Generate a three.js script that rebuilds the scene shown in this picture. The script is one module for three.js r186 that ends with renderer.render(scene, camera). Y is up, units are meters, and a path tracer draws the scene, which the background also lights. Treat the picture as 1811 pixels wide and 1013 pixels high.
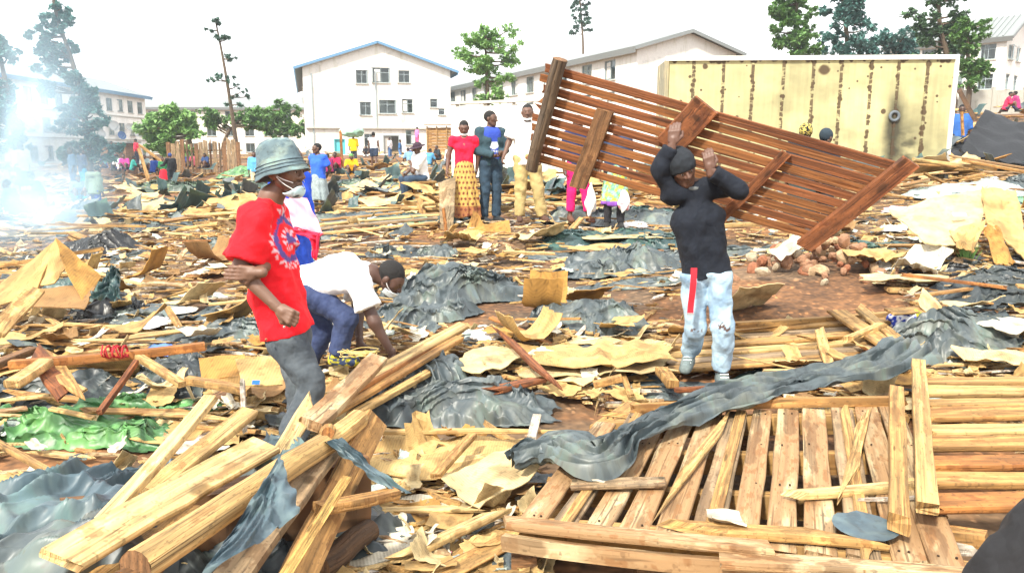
import * as THREE from 'three';
import { mergeGeometries, toCreasedNormals } from 'three/addons/utils/BufferGeometryUtils.js';
import { ImprovedNoise } from 'three/addons/math/ImprovedNoise.js';

// ---------------------------------------------------------------- camera, sky, sun, exposure
const scene = new THREE.Scene();
const PITCH = 0.1767, EYE = 1.68, FOC = 1350, PW = 1811, PH = 1013;
const camera = new THREE.PerspectiveCamera(2 * Math.atan(PH / 2 / FOC) * 180 / Math.PI, PW / PH, 0.1, 4000);
camera.position.set(0, EYE, 0);
camera.rotation.set(-PITCH, 0, 0);

const skyData = new Float32Array(64 * 32 * 4);
for (let j = 0; j < 32; j++) for (let i = 0; i < 64; i++) {          // even bright overcast, a little brighter overhead
  const el = (j + 0.5) / 32 * Math.PI - Math.PI / 2, s = 1.02 + 0.1 * Math.max(0, Math.sin(el));
  skyData.set([s * 0.99, s, s * 1.02, 1], (j * 64 + i) * 4);
}
const sky = new THREE.DataTexture(skyData, 64, 32, THREE.RGBAFormat, THREE.FloatType);
sky.mapping = THREE.EquirectangularReflectionMapping; sky.magFilter = THREE.LinearFilter; sky.needsUpdate = true;
scene.background = sky; scene.environment = sky;

const sun = new THREE.DirectionalLight(new THREE.Color(1, 0.94, 0.82), 3.6);
sun.position.set(-20, 42, 22); sun.target.position.set(0, 0, -12);
sun.castShadow = true; sun.shadow.radius = 9; sun.shadow.mapSize.set(2048, 2048);
Object.assign(sun.shadow.camera, { left: -60, right: 60, top: 60, bottom: -60, near: 1, far: 200 });
scene.add(sun, sun.target);

const renderer = new THREE.WebGLRenderer({ antialias: true });
renderer.toneMapping = THREE.LinearToneMapping;
renderer.toneMappingExposure = 1.95;
renderer.shadowMap.enabled = true;

scene.fog = new THREE.FogExp2(new THREE.Color(0.86, 0.93, 1.0), 0.0007);

// ---------------------------------------------------------------- helpers
const V = (x = 0, y = 0, z = 0) => new THREE.Vector3(x, y, z);
function RNG(seed) { let a = seed * 7919 + 12345; return () => { a = (a + 0x6d2b79f5) | 0; let t = Math.imul(a ^ (a >>> 15), 1 | a); t = (t + Math.imul(t ^ (t >>> 7), 61 | t)) ^ t; return ((t ^ (t >>> 14)) >>> 0) / 4294967296; }; }
const PN = new ImprovedNoise(), noise = (x, y = 0, z = 0) => PN.noise(x, y, z);
function fbm(x, y, z = 0, o = 4) { let s = 0, a = 0.5; for (let i = 0; i < o; i++) { s += a * noise(x, y, z); x = x * 2.03 + 7.1; y = y * 2.03 + 3.7; z = z * 2.03 + 1.3; a *= 0.5; } return s; }
const clamp = (x, a, b) => Math.min(b, Math.max(a, x)), lerp = (a, b, t) => a + (b - a) * t, sst = (a, b, x) => { const t = clamp((x - a) / (b - a), 0, 1); return t * t * (3 - 2 * t); };
const hexLin = (h) => { const c = new THREE.Color(h); return [c.r, c.g, c.b]; };

const used = new Map();
function numbered(n) { const k = used.get(n) || 0; used.set(n, k + 1); return k ? n + '_' + String(k).padStart(3, '0') : n; }
function shade(o) { o.traverse((m) => { if (m.isMesh) { m.castShadow = true; m.receiveShadow = true; } }); return o; }
function tag(o, label, category, group, kind) { o.userData = { label, category }; if (group) o.userData.group = group; if (kind) { o.userData.kind = kind; } return o; }
function thing(name, label, category, pos, group) { const g = new THREE.Group(); g.name = numbered(name); if (pos) g.position.copy(pos); tag(g, label, category, group); scene.add(g); return g; }
function top(name, geo, mat, label, category, group) { const m = new THREE.Mesh(geo, mat); m.name = numbered(name); tag(m, label, category, group); scene.add(m); return m; }
function part(name, geo, mat, parent) { const m = new THREE.Mesh(geo, mat); m.name = name; parent.add(m); return m; }
function struct(name, geo, mat) { const m = new THREE.Mesh(geo, mat); m.name = numbered(name); m.userData = { kind: 'structure' }; scene.add(m); return m; }

// a line of sight measured in the photograph -> direction; at() walks along it to a distance, ground() to the terrain
function sight(px, py) { const x = (px - PW / 2) / FOC, y = -(py - PH / 2) / FOC, c = Math.cos(PITCH), s = Math.sin(PITCH); return V(x, y * c - s, -c - y * s); }
function at(px, py, D) { const d = sight(px, py); return d.multiplyScalar(-D / d.z).add(V(0, EYE, 0)); }

// ---------------------------------------------------------------- terrain
const CTRL = [[-0.3, 12.6, .5], [2, 12.8, .5], [1.3, 5.3, 0], [-1.3, 4.5, 0], [0, 3, 0], [3, 3.5, 0], [-3, 4, 0], [-4.2, 17, .16], [-2.2, 18, .48], [-6.6, 37, .7], [-12.5, 23, -.45],
  [-18, 40, -.25], [-11.7, 34.6, -.1], [-15, 70, 1.2], [-5, 70, 1.4], [9, 15.7, 1.1], [4, 15.5, .95], [3.4, 8.5, .4], [6.5, 9, .65], [-5, 8, 0], [-9, 12, -.25], [-45, 80, 0], [-40, 130, 1],
  [0, 130, 3], [30, 44, 3.6], [16, 24, 2.0], [60, 90, 8.2], [0, 400, 8], [-200, 400, 4], [200, 400, 14], [-20, 24, -.45], [0, 8, .12], [1.5, 9.5, .25]].map(([x, d, h]) => [x / (d + 2) * 2.2, Math.log(d + 2) * 2, h]);
function terr(x, z) {
  const D = Math.max(0.5, -z), u = clamp(x / (D + 2) * 2.2, -4, 4), v = Math.log(D + 2) * 2;
  let w = 0, s = 0;
  for (const [a, b, h] of CTRL) { const q = (u - a) ** 2 + (v - b) ** 2 + 0.02, k = 1 / (q * Math.sqrt(q)); w += k; s += k * h; }
  return s / w + 0.05 * noise(x * 0.9, z * 0.9, 3.3) + 0.02 * noise(x * 3, z * 3, 9.1);
}
function ground(px, py, lift = 0) {                                   // first point of the line of sight that is `lift` above the terrain
  const d = sight(px, py).normalize(); let t = 1.2;
  for (let i = 0; i < 4000; i++) { const y = EYE + d.y * t, h = terr(d.x * t, d.z * t) + lift; if (y <= h) break; t += Math.max(0.01, (y - h) * 0.5); if (t > 300) break; }
  return V(d.x * t, EYE + d.y * t, d.z * t);
}

// ---------------------------------------------------------------- textures
function dataTex(w, h, f, srgb, rx = 1, ry = 1) {
  const a = new Uint8Array(w * h * 4);
  for (let j = 0; j < h; j++) for (let i = 0; i < w; i++) { const c = f(i / w, j / h), k = (j * w + i) * 4; for (let n = 0; n < 3; n++) a[k + n] = clamp(Math.round((Array.isArray(c) ? c[n] : c) * 255), 0, 255); a[k + 3] = 255; }
  const t = new THREE.DataTexture(a, w, h, THREE.RGBAFormat); t.wrapS = t.wrapT = THREE.RepeatWrapping; t.magFilter = THREE.LinearFilter; t.minFilter = THREE.LinearMipmapLinearFilter; t.generateMipmaps = true;
  if (srgb) t.colorSpace = THREE.SRGBColorSpace; t.repeat.set(rx, ry); t.needsUpdate = true; return t;
}
const TR = RNG(5);
// periodic value noise
const LAT = Array.from({ length: 4096 }, () => TR());
function pv(x, y, P, Q = P) { const i = Math.floor(x), j = Math.floor(y), fx = x - i, fy = y - j, m = (a, n) => ((a % n) + n) % n, g = (a, b) => LAT[(m(a, P) * 57 + m(b, Q) * 131 + P * 17) & 4095]; const u = fx * fx * (3 - 2 * fx), v = fy * fy * (3 - 2 * fy); return lerp(lerp(g(i, j), g(i + 1, j), u), lerp(g(i, j + 1), g(i + 1, j + 1), u), v); }
function pf(u, v, P, Q = P, o = 4) { let s = 0, a = 0.5, n = 0; for (let i = 0; i < o; i++) { s += a * pv(u * P, v * Q, P, Q); n += a; P *= 2; Q *= 2; a *= 0.55; } return s / n; }
const knots = Array.from({ length: 5 }, () => [TR(), TR(), 0.006 + TR() * 0.012]);
function woodField(u, v) {
  let w = v + 0.03 * pf(u, v, 3, 3, 2), k = 0;
  for (const [a, b, r] of knots) { let du = Math.abs(u - a); du = Math.min(du, 1 - du); let dv = Math.abs(v - b); dv = Math.min(dv, 1 - dv); const q = Math.hypot(du * 0.55, dv) / r; if (q < 5) { w += 0.012 * Math.exp(-q * 0.5); k = Math.max(k, 1 - sst(0.7, 1.5, q)); } }
  const g = pf(u, w, 3, 48, 3), fine = pf(u, w, 6, 160, 2), ring = 0.5 + 0.5 * Math.sin(w * 90 + 5 * pf(u, v, 4, 4, 2));
  return [0.5 * g + 0.3 * fine + 0.2 * ring, k];
}
const woodTone = (u, v) => {
  const [g, k] = woodField(u, v), crack = sst(.66, .76, pf(u, v + .015 * pf(u, v, 5, 5, 2), 4, 110, 2)) * sst(.35, .6, pf(u + .1, v + .7, 5, 9, 2)), dirt = sst(.5, .68, pf(u + .3, v, 6, 14, 6)), mud = sst(.6, .66, pf(u + .7, v + .2, 9, 16, 5)), grey = sst(.45, .7, pf(u + .15, v + .55, 3, 12, 4)), dust = sst(.5, .75, pf(u + .5, v + .35, 16, 22, 4)), pit = sst(.73, .79, pf(u + .2, v + .1, 70, 90, 2));
  return { g, k, crack, dirt, mud, grey, dust, pit };
};
const woodMap = dataTex(1024, 512, (u, v) => {
  const { g, k, crack, dirt, mud, grey, dust, pit } = woodTone(u, v), b = (0.6 + 0.62 * (g - 0.2)) * (1 - .35 * k) * (1 - .3 * crack) * (1 - .14 * dirt) * (1 - .18 * pit) * (1 + .1 * dust);
  let c = [b * 1.04, b, b * (.96 - .08 * k)]; const l = b * .93; c = c.map((q, i) => lerp(q, l * [.98, 1, 1.12][i], grey * .22)); return c.map((q, i) => clamp(lerp(q, [.52, .42, .34][i], mud * .38), 0, 1));
}, true);
const muddyMap = dataTex(512, 512, (u, v) => {
  const { g, k, crack, pit } = woodTone(u, v), sm = sst(.42, .6, pf(u + .21, v + .4, 5, 9, 6)), sp = sst(.6, .7, pf(u + .6, v, 26, 30, 4)), wt = sst(.58, .66, pf(u, v + .8, 8, 12, 5)), b = (0.62 + 0.55 * (g - 0.2)) * (1 - .35 * k) * (1 - .4 * crack) * (1 - .25 * pit);
  return [b * 1.02, b, b * .97].map((q, i) => clamp(lerp(lerp(q, [.60, .47, .36][i], sm * .55 + sp * .3), [.40, .31, .24][i], wt * .45), 0, 1));
}, true);
const woodBump = dataTex(512, 512, (u, v) => { const { g, k, crack, pit } = woodTone(u, v); return clamp(g - .3 * k - .45 * crack - .3 * pit + .1, 0, 1); }, false);
const cardMap = dataTex(512, 512, (u, v) => {
  const st = sst(0.55, 0.75, pf(u, v, 4, 4, 5)), sp = sst(0.64, 0.78, pf(u, v, 40, 40, 3)), cor = 0.03 * Math.sin(u * 6.283 * 60), f = pf(u, v, 9, 9, 5);
  const b = 0.84 + 0.3 * (f - 0.5) + cor - 0.14 * st - 0.1 * sp;
  return [b, b * (0.985 - 0.03 * st), b * (0.95 - 0.06 * st)];
}, true);
const cardBump = dataTex(512, 512, (u, v) => 0.5 + 0.2 * Math.sin(u * 6.283 * 60) + 0.6 * (pf(u, v, 9, 9, 4) - 0.5), false);
function cell(u, v, P) { const x = u * P, y = v * P, i = Math.floor(x), j = Math.floor(y); let a = 9, b = 9; for (let m = -1; m < 2; m++) for (let n = -1; n < 2; n++) { const q = ((i + m) % P + P) % P, r = ((j + n) % P + P) % P, k = (q * 71 + r * 313 + P * 7) & 4095, d = Math.hypot(i + m + LAT[k] - x, j + n + LAT[(k + 1777) & 4095] - y); if (d < a) { b = a; a = d; } else if (d < b) b = d; } return [a, b]; }
const creaseBump = dataTex(512, 512, (u, v) => { let s = 0, uu = u + 0.05 * pf(u, v, 4, 4, 3), vv = v + 0.05 * pf(u + .5, v, 4, 4, 3); for (const [P, w] of [[5, .5], [11, .3], [23, .2]]) { const [a, b] = cell(uu, vv, P); s += w * Math.min(1, (b - a) * 1.4 + .35 * a); } return s; }, false);
const dustMap = dataTex(512, 512, (u, v) => { const d = sst(0.5, 0.72, pf(u, v, 5, 5, 6)), s = sst(0.6, .72, pf(u, v, 36, 36, 3)), b = 0.62 + 0.25 * pf(u, v, 12, 12, 3); return [b + 0.34 * d - .1 * s, b + 0.26 * d - .1 * s, b + 0.16 * d - .1 * s]; }, true);
const soilMap = dataTex(1024, 1024, (u, v) => {
  const w = pf(u, v, 6, 6, 6), m = sst(0.48, 0.62, pf(u + .4, v + .1, 4, 4, 5)), g = pf(u, v, 120, 120, 2), st = sst(0.74, 0.8, pf(u, v, 90, 90, 2));
  const b = 0.55 + 0.5 * (w - 0.5) + 0.35 * (g - 0.5) + 0.25 * st;
  return [b * lerp(1, 0.86, m), b * lerp(0.8, 0.78, m), b * lerp(0.6, 0.68, m)];
}, true, 1, 1);
const soilBump = dataTex(512, 512, (u, v) => 0.5 * pf(u, v, 14, 14, 5) + 0.5 * pf(u + .3, v, 60, 60, 3), false);
const plasterMap = dataTex(512, 512, (u, v) => { const st = sst(0.55, 0.8, pf(u, v, 24, 4, 5)), p = sst(.62, .7, pf(u + .2, v + .6, 7, 7, 5)), b = 0.97 - 0.06 * st - 0.05 * p + 0.06 * (pf(u, v, 60, 60, 3) - .5); return [b, b * .99, b * (.97 - .03 * st)]; }, true);
const weaveBump = dataTex(128, 128, (u, v) => 0.5 + 0.25 * Math.sin(u * 6.283 * 40) * Math.sin(v * 6.283 * 40) + 0.3 * (pf(u, v, 16, 16, 2) - .5), false);

// ---------------------------------------------------------------- materials
const lin = (r, g, b) => new THREE.Color().setRGB(r, g, b);
const std = (c, o = {}) => new THREE.MeshStandardMaterial({ color: Array.isArray(c) ? lin(...c) : new THREE.Color(c), roughness: 0.85, side: THREE.DoubleSide, ...o });
let nWood = 0;
const wood = (r, g, b, base = woodMap) => { const m = base.clone(); m.offset.set(nWood * .37 % 1, nWood * .61 % 1); m.repeat.set(.8 + .13 * (nWood % 5), .75 + .16 * (nWood % 4)); m.needsUpdate = true; nWood++; return std([r, g, b], { map: m, bumpMap: woodBump, bumpScale: 0.004, roughness: 0.8 }); };
const W = { cream: wood(.84, .62, .28), pale: wood(.76, .52, .21), tan: wood(.60, .37, .13), honey: wood(.58, .33, .11), orange: wood(.50, .22, .06), red: wood(.32, .115, .038), rust: wood(.38, .155, .045), brown: wood(.28, .15, .065), grey: wood(.42, .31, .18), dark: wood(.12, .065, .03), dusty: wood(.74, .57, .34, muddyMap), yellow: wood(.74, .50, .15), white: wood(.85, .80, .70) };
const card = (r, g, b) => std([r, g, b], { map: cardMap, bumpMap: cardBump, bumpScale: 0.002, roughness: 0.9 });
const K = { pale: card(.80, .64, .36), tan: card(.70, .48, .20), mid: card(.56, .36, .14), brown: card(.38, .22, .09), white: card(.86, .82, .70), amber: card(.56, .31, .08) };
const plastic = (r, g, b, ro = 0.44) => new THREE.MeshPhysicalMaterial({ color: lin(r, g, b), side: THREE.DoubleSide, map: dustMap, bumpMap: creaseBump, bumpScale: 0.006, roughness: ro + .06, clearcoat: .18, clearcoatRoughness: .35 });
const T = { slate: plastic(.11, .145, .158), dark: plastic(.055, .075, .084), black: plastic(.016, .019, .023, .34), teal: plastic(.06, .13, .135), blue: plastic(.11, .18, .22), green: plastic(.12, .34, .12), grey: plastic(.15, .19, .20), olive: plastic(.09, .15, .11), pale: plastic(.6, .72, .7), tar: std([.012, .014, .018], { bumpMap: creaseBump, bumpScale: .01, roughness: .75 }) };
const M = {
  soil: std([.60, .45, .32], { map: soilMap, bumpMap: soilBump, bumpScale: 0.03, roughness: 0.95 }),
  plaster: std([.86, .86, .84], { map: plasterMap, roughness: .9 }), plasterWarm: std([.82, .78, .70], { map: plasterMap, roughness: .9 }), trim: std([.12, .26, .42], { roughness: .6 }),
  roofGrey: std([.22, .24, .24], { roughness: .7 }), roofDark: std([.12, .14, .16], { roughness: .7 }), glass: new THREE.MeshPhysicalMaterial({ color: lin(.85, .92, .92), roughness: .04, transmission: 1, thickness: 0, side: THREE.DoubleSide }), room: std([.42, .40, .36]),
  frame: std([.30, .36, .38], { roughness: .6 }), concrete: std([.46, .45, .41], { map: plasterMap, roughness: .95 }), curtain: std([.7, .68, .62]), turq: std([.10, .50, .55], { roughness: .6 }),
  bark: std([.20, .15, .10], { map: woodMap, bumpMap: woodBump, bumpScale: .01 }), brick: std([.42, .23, .14], { map: cardMap }), brickPale: std([.60, .42, .26], { map: cardMap }), brickRed: std([.42, .17, .09], { map: cardMap }), stone: std([.55, .46, .34], { map: cardMap }),
  vc: new THREE.MeshStandardMaterial({ vertexColors: true, roughness: 0.9, side: THREE.DoubleSide, bumpMap: creaseBump, bumpScale: .009 }), skinVC: new THREE.MeshStandardMaterial({ vertexColors: true, roughness: 0.5 }),
  dishBlue: std([.05, .12, .3]), steel: std([.42, .42, .40], { roughness: .5, metalness: .4 }), blackCloth: std([.012, .012, .014]), white: std([.82, .82, .80]),
};
// ---------------------------------------------------------------- geometry makers
function geoOf(pos, idx, uv, col) {
  const g = new THREE.BufferGeometry(); g.setAttribute('position', new THREE.Float32BufferAttribute(pos, 3));
  if (uv) g.setAttribute('uv', new THREE.Float32BufferAttribute(uv, 2));
  if (col) g.setAttribute('color', new THREE.Float32BufferAttribute(col, 3));
  if (idx) g.setIndex(idx); g.computeVertexNormals(); return g;
}
// a board 1 long (x), 1 wide (z), 1 thick (y) with chamfered edges, uneven ends and a slight bow; meshes scale it
function plankGeo(seed, { seg = 3, rag = 0.02, wob = 0.05, bow = 0.25 } = {}) {
  const R = RNG(seed + 900), pos = [], uv = [], ring = [[-.5, -.3], [-.46, -.5], [.46, -.5], [.5, -.3], [.5, .3], [.46, .5], [-.46, .5], [-.5, .3]], v0 = R(), u0 = R(), bw = (R() - .5) * bow, sl = (R() - .5) * rag * 4;
  const P = (i, k) => { const t = i / seg, [z, y] = ring[k], e = i === 0 ? -1 : i === seg ? 1 : 0; return [t - .5 + (e ? (sl * z + (LAT[(seed * 31 + k * 7 + i) & 4095] - .5) * rag) : 0), y * (1 - .3 * LAT[(seed * 29 + i * 11 + k * 3) & 4095] * (Math.abs(z) > .47 ? 1 : 0)) + bw * (1 - (2 * t - 1) ** 2), z * (1 + wob * .6 * (LAT[(seed * 37 + i * 9 + (z > 0 ? 4 : 0)) & 4095] - .7)) * (1 + wob * (LAT[(seed * 13 + i * 5) & 4095] - .5)) + wob * .3 * (LAT[(seed * 17 + i * 3 + 2) & 4095] - .5)]; };
  const tri = (a, b, c, ua, ub, uc) => { pos.push(...a, ...b, ...c); uv.push(...ua, ...ub, ...uc); };
  for (let i = 0; i < seg; i++) for (let k = 0; k < 8; k++) {
    const n = (k + 1) % 8, a = P(i, k), b = P(i + 1, k), c = P(i + 1, n), d = P(i, n), q = (p) => [u0 + p[0] * .9, v0 + p[2] * .14 + p[1] * .03];
    tri(a, b, c, q(a), q(b), q(c)); tri(a, c, d, q(a), q(c), q(d));
  }
  for (const i of [0, seg]) for (let k = 1; k < 7; k++) { const a = P(i, 0), b = P(i, k), c = P(i, k + 1), q = (p) => [u0 + p[1] * .05, v0 + p[2] * .3]; i ? tri(a, c, b, q(a), q(c), q(b)) : tri(a, b, c, q(a), q(b), q(c)); }
  return geoOf(pos, null, uv);
}
const PLANKS = Array.from({ length: 14 }, (_, i) => plankGeo(i, { rag: i < 8 ? .02 : .08, wob: .1 }));
const SPLIT = Array.from({ length: 5 }, (_, i) => plankGeo(40 + i, { seg: 4, rag: .22, wob: .3, bow: .6 }));
const LONG = Array.from({ length: 6 }, (_, i) => plankGeo(60 + i, { seg: 7, rag: .02, wob: .11, bow: .5 }));
// lay a mesh so that its x runs from A to B; roll turns it about that line; its y is up otherwise
function lay(m, A, B, thick, width, roll = 0) {
  const x = B.clone().sub(A), L = x.length(); x.normalize(); let z = V().crossVectors(x, V(0, 1, 0)); if (z.lengthSq() < 1e-4) z = V(0, 0, 1); z.normalize(); const y = V().crossVectors(z, x);
  m.quaternion.setFromRotationMatrix(new THREE.Matrix4().makeBasis(x, y, z)); m.rotateX(roll); m.position.copy(A).add(B).multiplyScalar(.5); m.scale.set(L, thick, width); return m;
}
let pk = 0;
function board(label, A, B, width, thick, mat, o = {}) { const set = o.split ? SPLIT : o.long ? LONG : PLANKS; return lay(top(o.name || 'plank', set[(o.v ?? pk++) % set.length], mat, label, o.cat || 'plank', o.group), A, B, thick, width, o.roll || 0); }
function slat(parent, A, B, width, thick, mat, o = {}) { const set = o.long ? LONG : PLANKS; return lay(part(o.name || 'slat', set[(o.v ?? pk++) % set.length], mat, parent), A.clone().sub(parent.position), B.clone().sub(parent.position), thick, width, o.roll || 0); }
// a log along x, length L
function logGeo(L, r0, r1, seed, seg = 12, rad = 14) {
  const pos = [], uv = [], idx = [];
  for (let i = 0; i <= seg; i++) for (let k = 0; k <= rad; k++) { const t = i / seg, a = k / rad * Math.PI * 2, r = lerp(r0, r1, t) * (1 + .1 * noise(t * 5, Math.cos(a) * 1.5 + seed, Math.sin(a) * 1.5) + .04 * noise(t * 18, Math.cos(a) * 4, Math.sin(a) * 4 + seed)); pos.push((t - .5) * L, Math.cos(a) * r + .02 * noise(t * 2, seed), Math.sin(a) * r + .02 * noise(t * 2, seed + 4)); uv.push(t * L * .6, k / rad * .5 + seed * .13); }
  for (let i = 0; i < seg; i++) for (let k = 0; k < rad; k++) { const a = i * (rad + 1) + k, b = a + rad + 1; idx.push(a, b, a + 1, a + 1, b, b + 1); }
  return geoOf(pos, idx, uv);
}
function logEnd(r, seed) { const pos = [0, 0, 0], uv = [0, 0], idx = []; for (let k = 0; k <= 14; k++) { const a = k / 14 * Math.PI * 2, q = r * (1 + .08 * noise(Math.cos(a) * 2 + seed, Math.sin(a) * 2)); pos.push(.006 * noise(k, seed), Math.cos(a) * q, Math.sin(a) * q); uv.push(.1 * Math.cos(a), .1 * Math.sin(a)); if (k) idx.push(0, k, k + 1); } return geoOf(pos, idx, uv); }
function makeLog(label, A, B, r0, r1, mat, endMat, o = {}) {
  const c = A.clone().add(B).multiplyScalar(.5), g = o.parent || thing(o.name || 'log', label, 'log', c, o.group), L = A.distanceTo(B), h = new THREE.Group();
  const frame = (m) => { const s = m.scale.clone(); const keep = m.position.x; lay(m, A.clone().sub(g.position), B.clone().sub(g.position), 1, 1); m.scale.copy(s); const x = V(1, 0, 0).applyQuaternion(m.quaternion); m.position.add(x.multiplyScalar(keep)); return m; };
  const l = part(o.partName || 'trunk', logGeo(L, r0, r1, o.seed || 1), mat, g); frame(l);
  for (const [s, r] of [[-1, r0], [1, r1]]) { const e = part('cut_end', logEnd(r * 1.0, s + (o.seed || 1)), endMat, g); e.position.x = s * L / 2; frame(e); }
  return g;
}
// a flat sheet in x,z with thickness, bent by f(u,v) -> [x,y,z]; closed on all sides
function sheetGeo(nu, nv, th, f, uvs = 1) {
  const P = [], uv = [], idx = [], A = [];
  for (let j = 0; j <= nv; j++) for (let i = 0; i <= nu; i++) { const p = f(i / nu, j / nv); P.push(p); uv.push(p[0] * uvs, p[2] * uvs); }
  const n = (nu + 1) * (nv + 1), pos = new Float32Array(n * 6);
  for (let k = 0; k < n; k++) { pos.set(P[k], k * 3); }
  const g0 = []; for (let j = 0; j < nv; j++) for (let i = 0; i < nu; i++) { const a = j * (nu + 1) + i, b = a + 1, c = a + nu + 1, d = c + 1; g0.push(a, c, b, b, c, d); }
  if (!th) return geoOf(Array.from(pos.slice(0, n * 3)), g0, uv);
  const t = geoOf(Array.from(pos.slice(0, n * 3)), g0, uv), N = t.attributes.normal;
  for (let k = 0; k < n; k++) for (let c = 0; c < 3; c++) pos[(n + k) * 3 + c] = pos[k * 3 + c] - N.array[k * 3 + c] * th;
  idx.push(...g0); for (let k = 0; k < g0.length; k += 3) idx.push(g0[k] + n, g0[k + 2] + n, g0[k + 1] + n);
  const rim = []; for (let i = 0; i < nu; i++) rim.push(i); for (let j = 0; j < nv; j++) rim.push(j * (nu + 1) + nu); for (let i = nu; i > 0; i--) rim.push(nv * (nu + 1) + i); for (let j = nv; j > 0; j--) rim.push(j * (nu + 1));
  for (let k = 0; k < rim.length; k++) { const a = rim[k], b = rim[(k + 1) % rim.length]; idx.push(a, b, a + n, b, b + n, a + n); }
  return toCreasedNormals(geoOf(Array.from(pos), idx, [...uv, ...uv]), .7);
}
// a crumpled piece of cardboard, about w by d metres, with a fold or a curl
function cardGeo(seed, w, d, { fold = 0, curl = 0, crumple = .03, rag = .14, nu = 10, nv = 8, foldAt = .5 } = {}) {
  const s = seed * 3.7, ca = RNG(seed)() * .5;
  return sheetGeo(nu, nv, .006, (u, v) => {
    let x = (u - .5) * w, z = (v - .5) * d, y = 0; const edge = Math.max(Math.abs(u - .5), Math.abs(v - .5)) * 2;
    x += rag * edge * (noise(z * 5 + s, s, 1) + .6 * noise(z * 17 + s, s, 3)) * w; z += rag * edge * (noise(x * 5 + s, s, 5) + .6 * noise(x * 17 + s, s, 8)) * d;
    const q = (u - foldAt) * Math.cos(ca) + (v - .5) * Math.sin(ca);
    if (fold && q > 0) { const t = q * w; y += t * Math.sin(fold); x -= t * (1 - Math.cos(fold)) * Math.cos(ca); }
    if (curl) { const k = (u - .5) ** 2 * 4; y += curl * k; x *= 1 - .3 * Math.abs(curl) / w * k; }
    y += crumple * (1 - 2 * Math.abs(noise(x * 3.1 + s, z * 3.1, s))) + crumple * .5 * (1 - 2 * Math.abs(noise(x * 8 + s, z * 8, s + 4)));
    return [x, y, z];
  }, 1.2);
}
// a plastic sheet thrown down in folds: local x,z about the middle, heights over the terrain below it
function ridge(x, y, s) { const n = 1 - 2.2 * Math.abs(noise(x, y, s)); return n > 0 ? n * n : n * .3; }
const sy = (p) => Math.abs(2 * (p - Math.floor(p)) - 1);
const tri = (p) => { const f = p - Math.floor(p); return f < .38 ? f / .38 : (1 - f) / .62; };
const pleat = (p) => Math.abs(Math.sin(Math.PI * p));
function tarpGeo(seed, cx, cz, rx, rz, rot, h, { N = 84, dir = .35, amp = 1, baseY = null } = {}) {
  const s = seed * 1.37 + .31, c = Math.cos(rot), q = Math.sin(rot), y0 = terr(cx, cz), S = Math.sqrt(rx * rz), l1 = .05 + .17 * S, cd = Math.cos(dir), sd = Math.sin(dir);
  return sheetGeo(N, N, 0, (u, v) => {
    let a = u * 2 - 1, b = v * 2 - 1; const m = Math.max(Math.abs(a), Math.abs(b)), l = Math.hypot(a, b) || 1, k = m / l; a *= lerp(1, k, .55); b *= lerp(1, k, .55);
    const th = Math.atan2(b, a), rim = 1 + .34 * noise(Math.cos(th) * 1.4 + s, Math.sin(th) * 1.4, s) + .16 * noise(Math.cos(th) * 5 + s, Math.sin(th) * 5, s + 2) + .06 * noise(Math.cos(th) * 14 + s, Math.sin(th) * 14, s + 5);
    let x = a * rx * rim, z = b * rz * rim; const r = Math.min(1, Math.hypot(a, b)), X = x * cd + z * sd, Z = -x * sd + z * cd, xs = X / S, zs = Z / S;
    const w1 = noise(xs * .8 + s, zs * .8, s), w2 = noise(xs * 1.2, zs * 1.2 + s, s + 3), w3 = noise(xs * 2.6 + s, zs * 2.6, s + 8);
    const p1 = (Z + S * (.75 * w1 + .16 * w3 + .22 * Math.sin(xs * 1.3 + s))) / l1 + s, p2 = (Z * .75 + X * .66 + S * (.7 * w2 + .14 * w3)) / (l1 * .8) + 2 * s, p3 = (Z - X * .25 + S * (.5 * w1 + .3 * w3)) / (l1 * .4) + s, p4 = (X + .4 * Z + S * .5 * w2) / (l1 * .55);
    const m1 = sst(-.3, .3, noise(xs * 1.1 + 4, zs * 1.1 + s, 2)), m2 = sst(-.1, .3, noise(xs * 1.4 + 9, zs * 1.4 + s, 6)), m3 = sst(0, .35, noise(xs * 2 + 2, zs * 2 + s, 11));
    const dome = Math.pow(Math.max(0, 1 - r * r * .98), .8), lump = .75 + .7 * noise(x * .9 / S + s, z * .9 / S, s + 7), body = h * .46 * dome * clamp(lump, .1, 1.3);
    const A = amp * 1.12 * l1 * (.55 + .45 * Math.min(1, h / .25)), edge = 1 - sst(.82, 1, r) * .8;
    const y = body + A * edge * (.34 * pleat(p1) * (.3 + .9 * m1) * (1 - .5 * m2) + .3 * pleat(p2) * m2 + .12 * pleat(p3) * (.3 + m1) + .1 * pleat(p4) * m3);
    const dz = .2 * l1 * amp * Math.sin(2 * Math.PI * p1) * m1 * edge, dx = .12 * l1 * amp * Math.sin(2 * Math.PI * p2) * m2 * edge, X2 = x + dx * cd - dz * sd, Z2 = z + dx * sd + dz * cd;
    const gx = X2 * c - Z2 * q, gz = X2 * q + Z2 * c;
    return [gx, (baseY ?? (terr(cx + gx, cz + gz) - y0)) + Math.max(.006, y), gz];
  }, .9);
}
function tarp(label, px, py, rx, rz, rot, h, mat, o = {}) {
  const p = ground(px, py, o.lift || 0), g = tarpGeo(o.seed ?? Math.round(px * 3 + py), p.x, p.z, rx, rz, rot, h, o), m = top(o.name || 'plastic_sheet', g, mat, label, 'plastic sheet', o.group); m.position.set(p.x, terr(p.x, p.z) + (o.lift || 0), p.z); return m;
}
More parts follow.
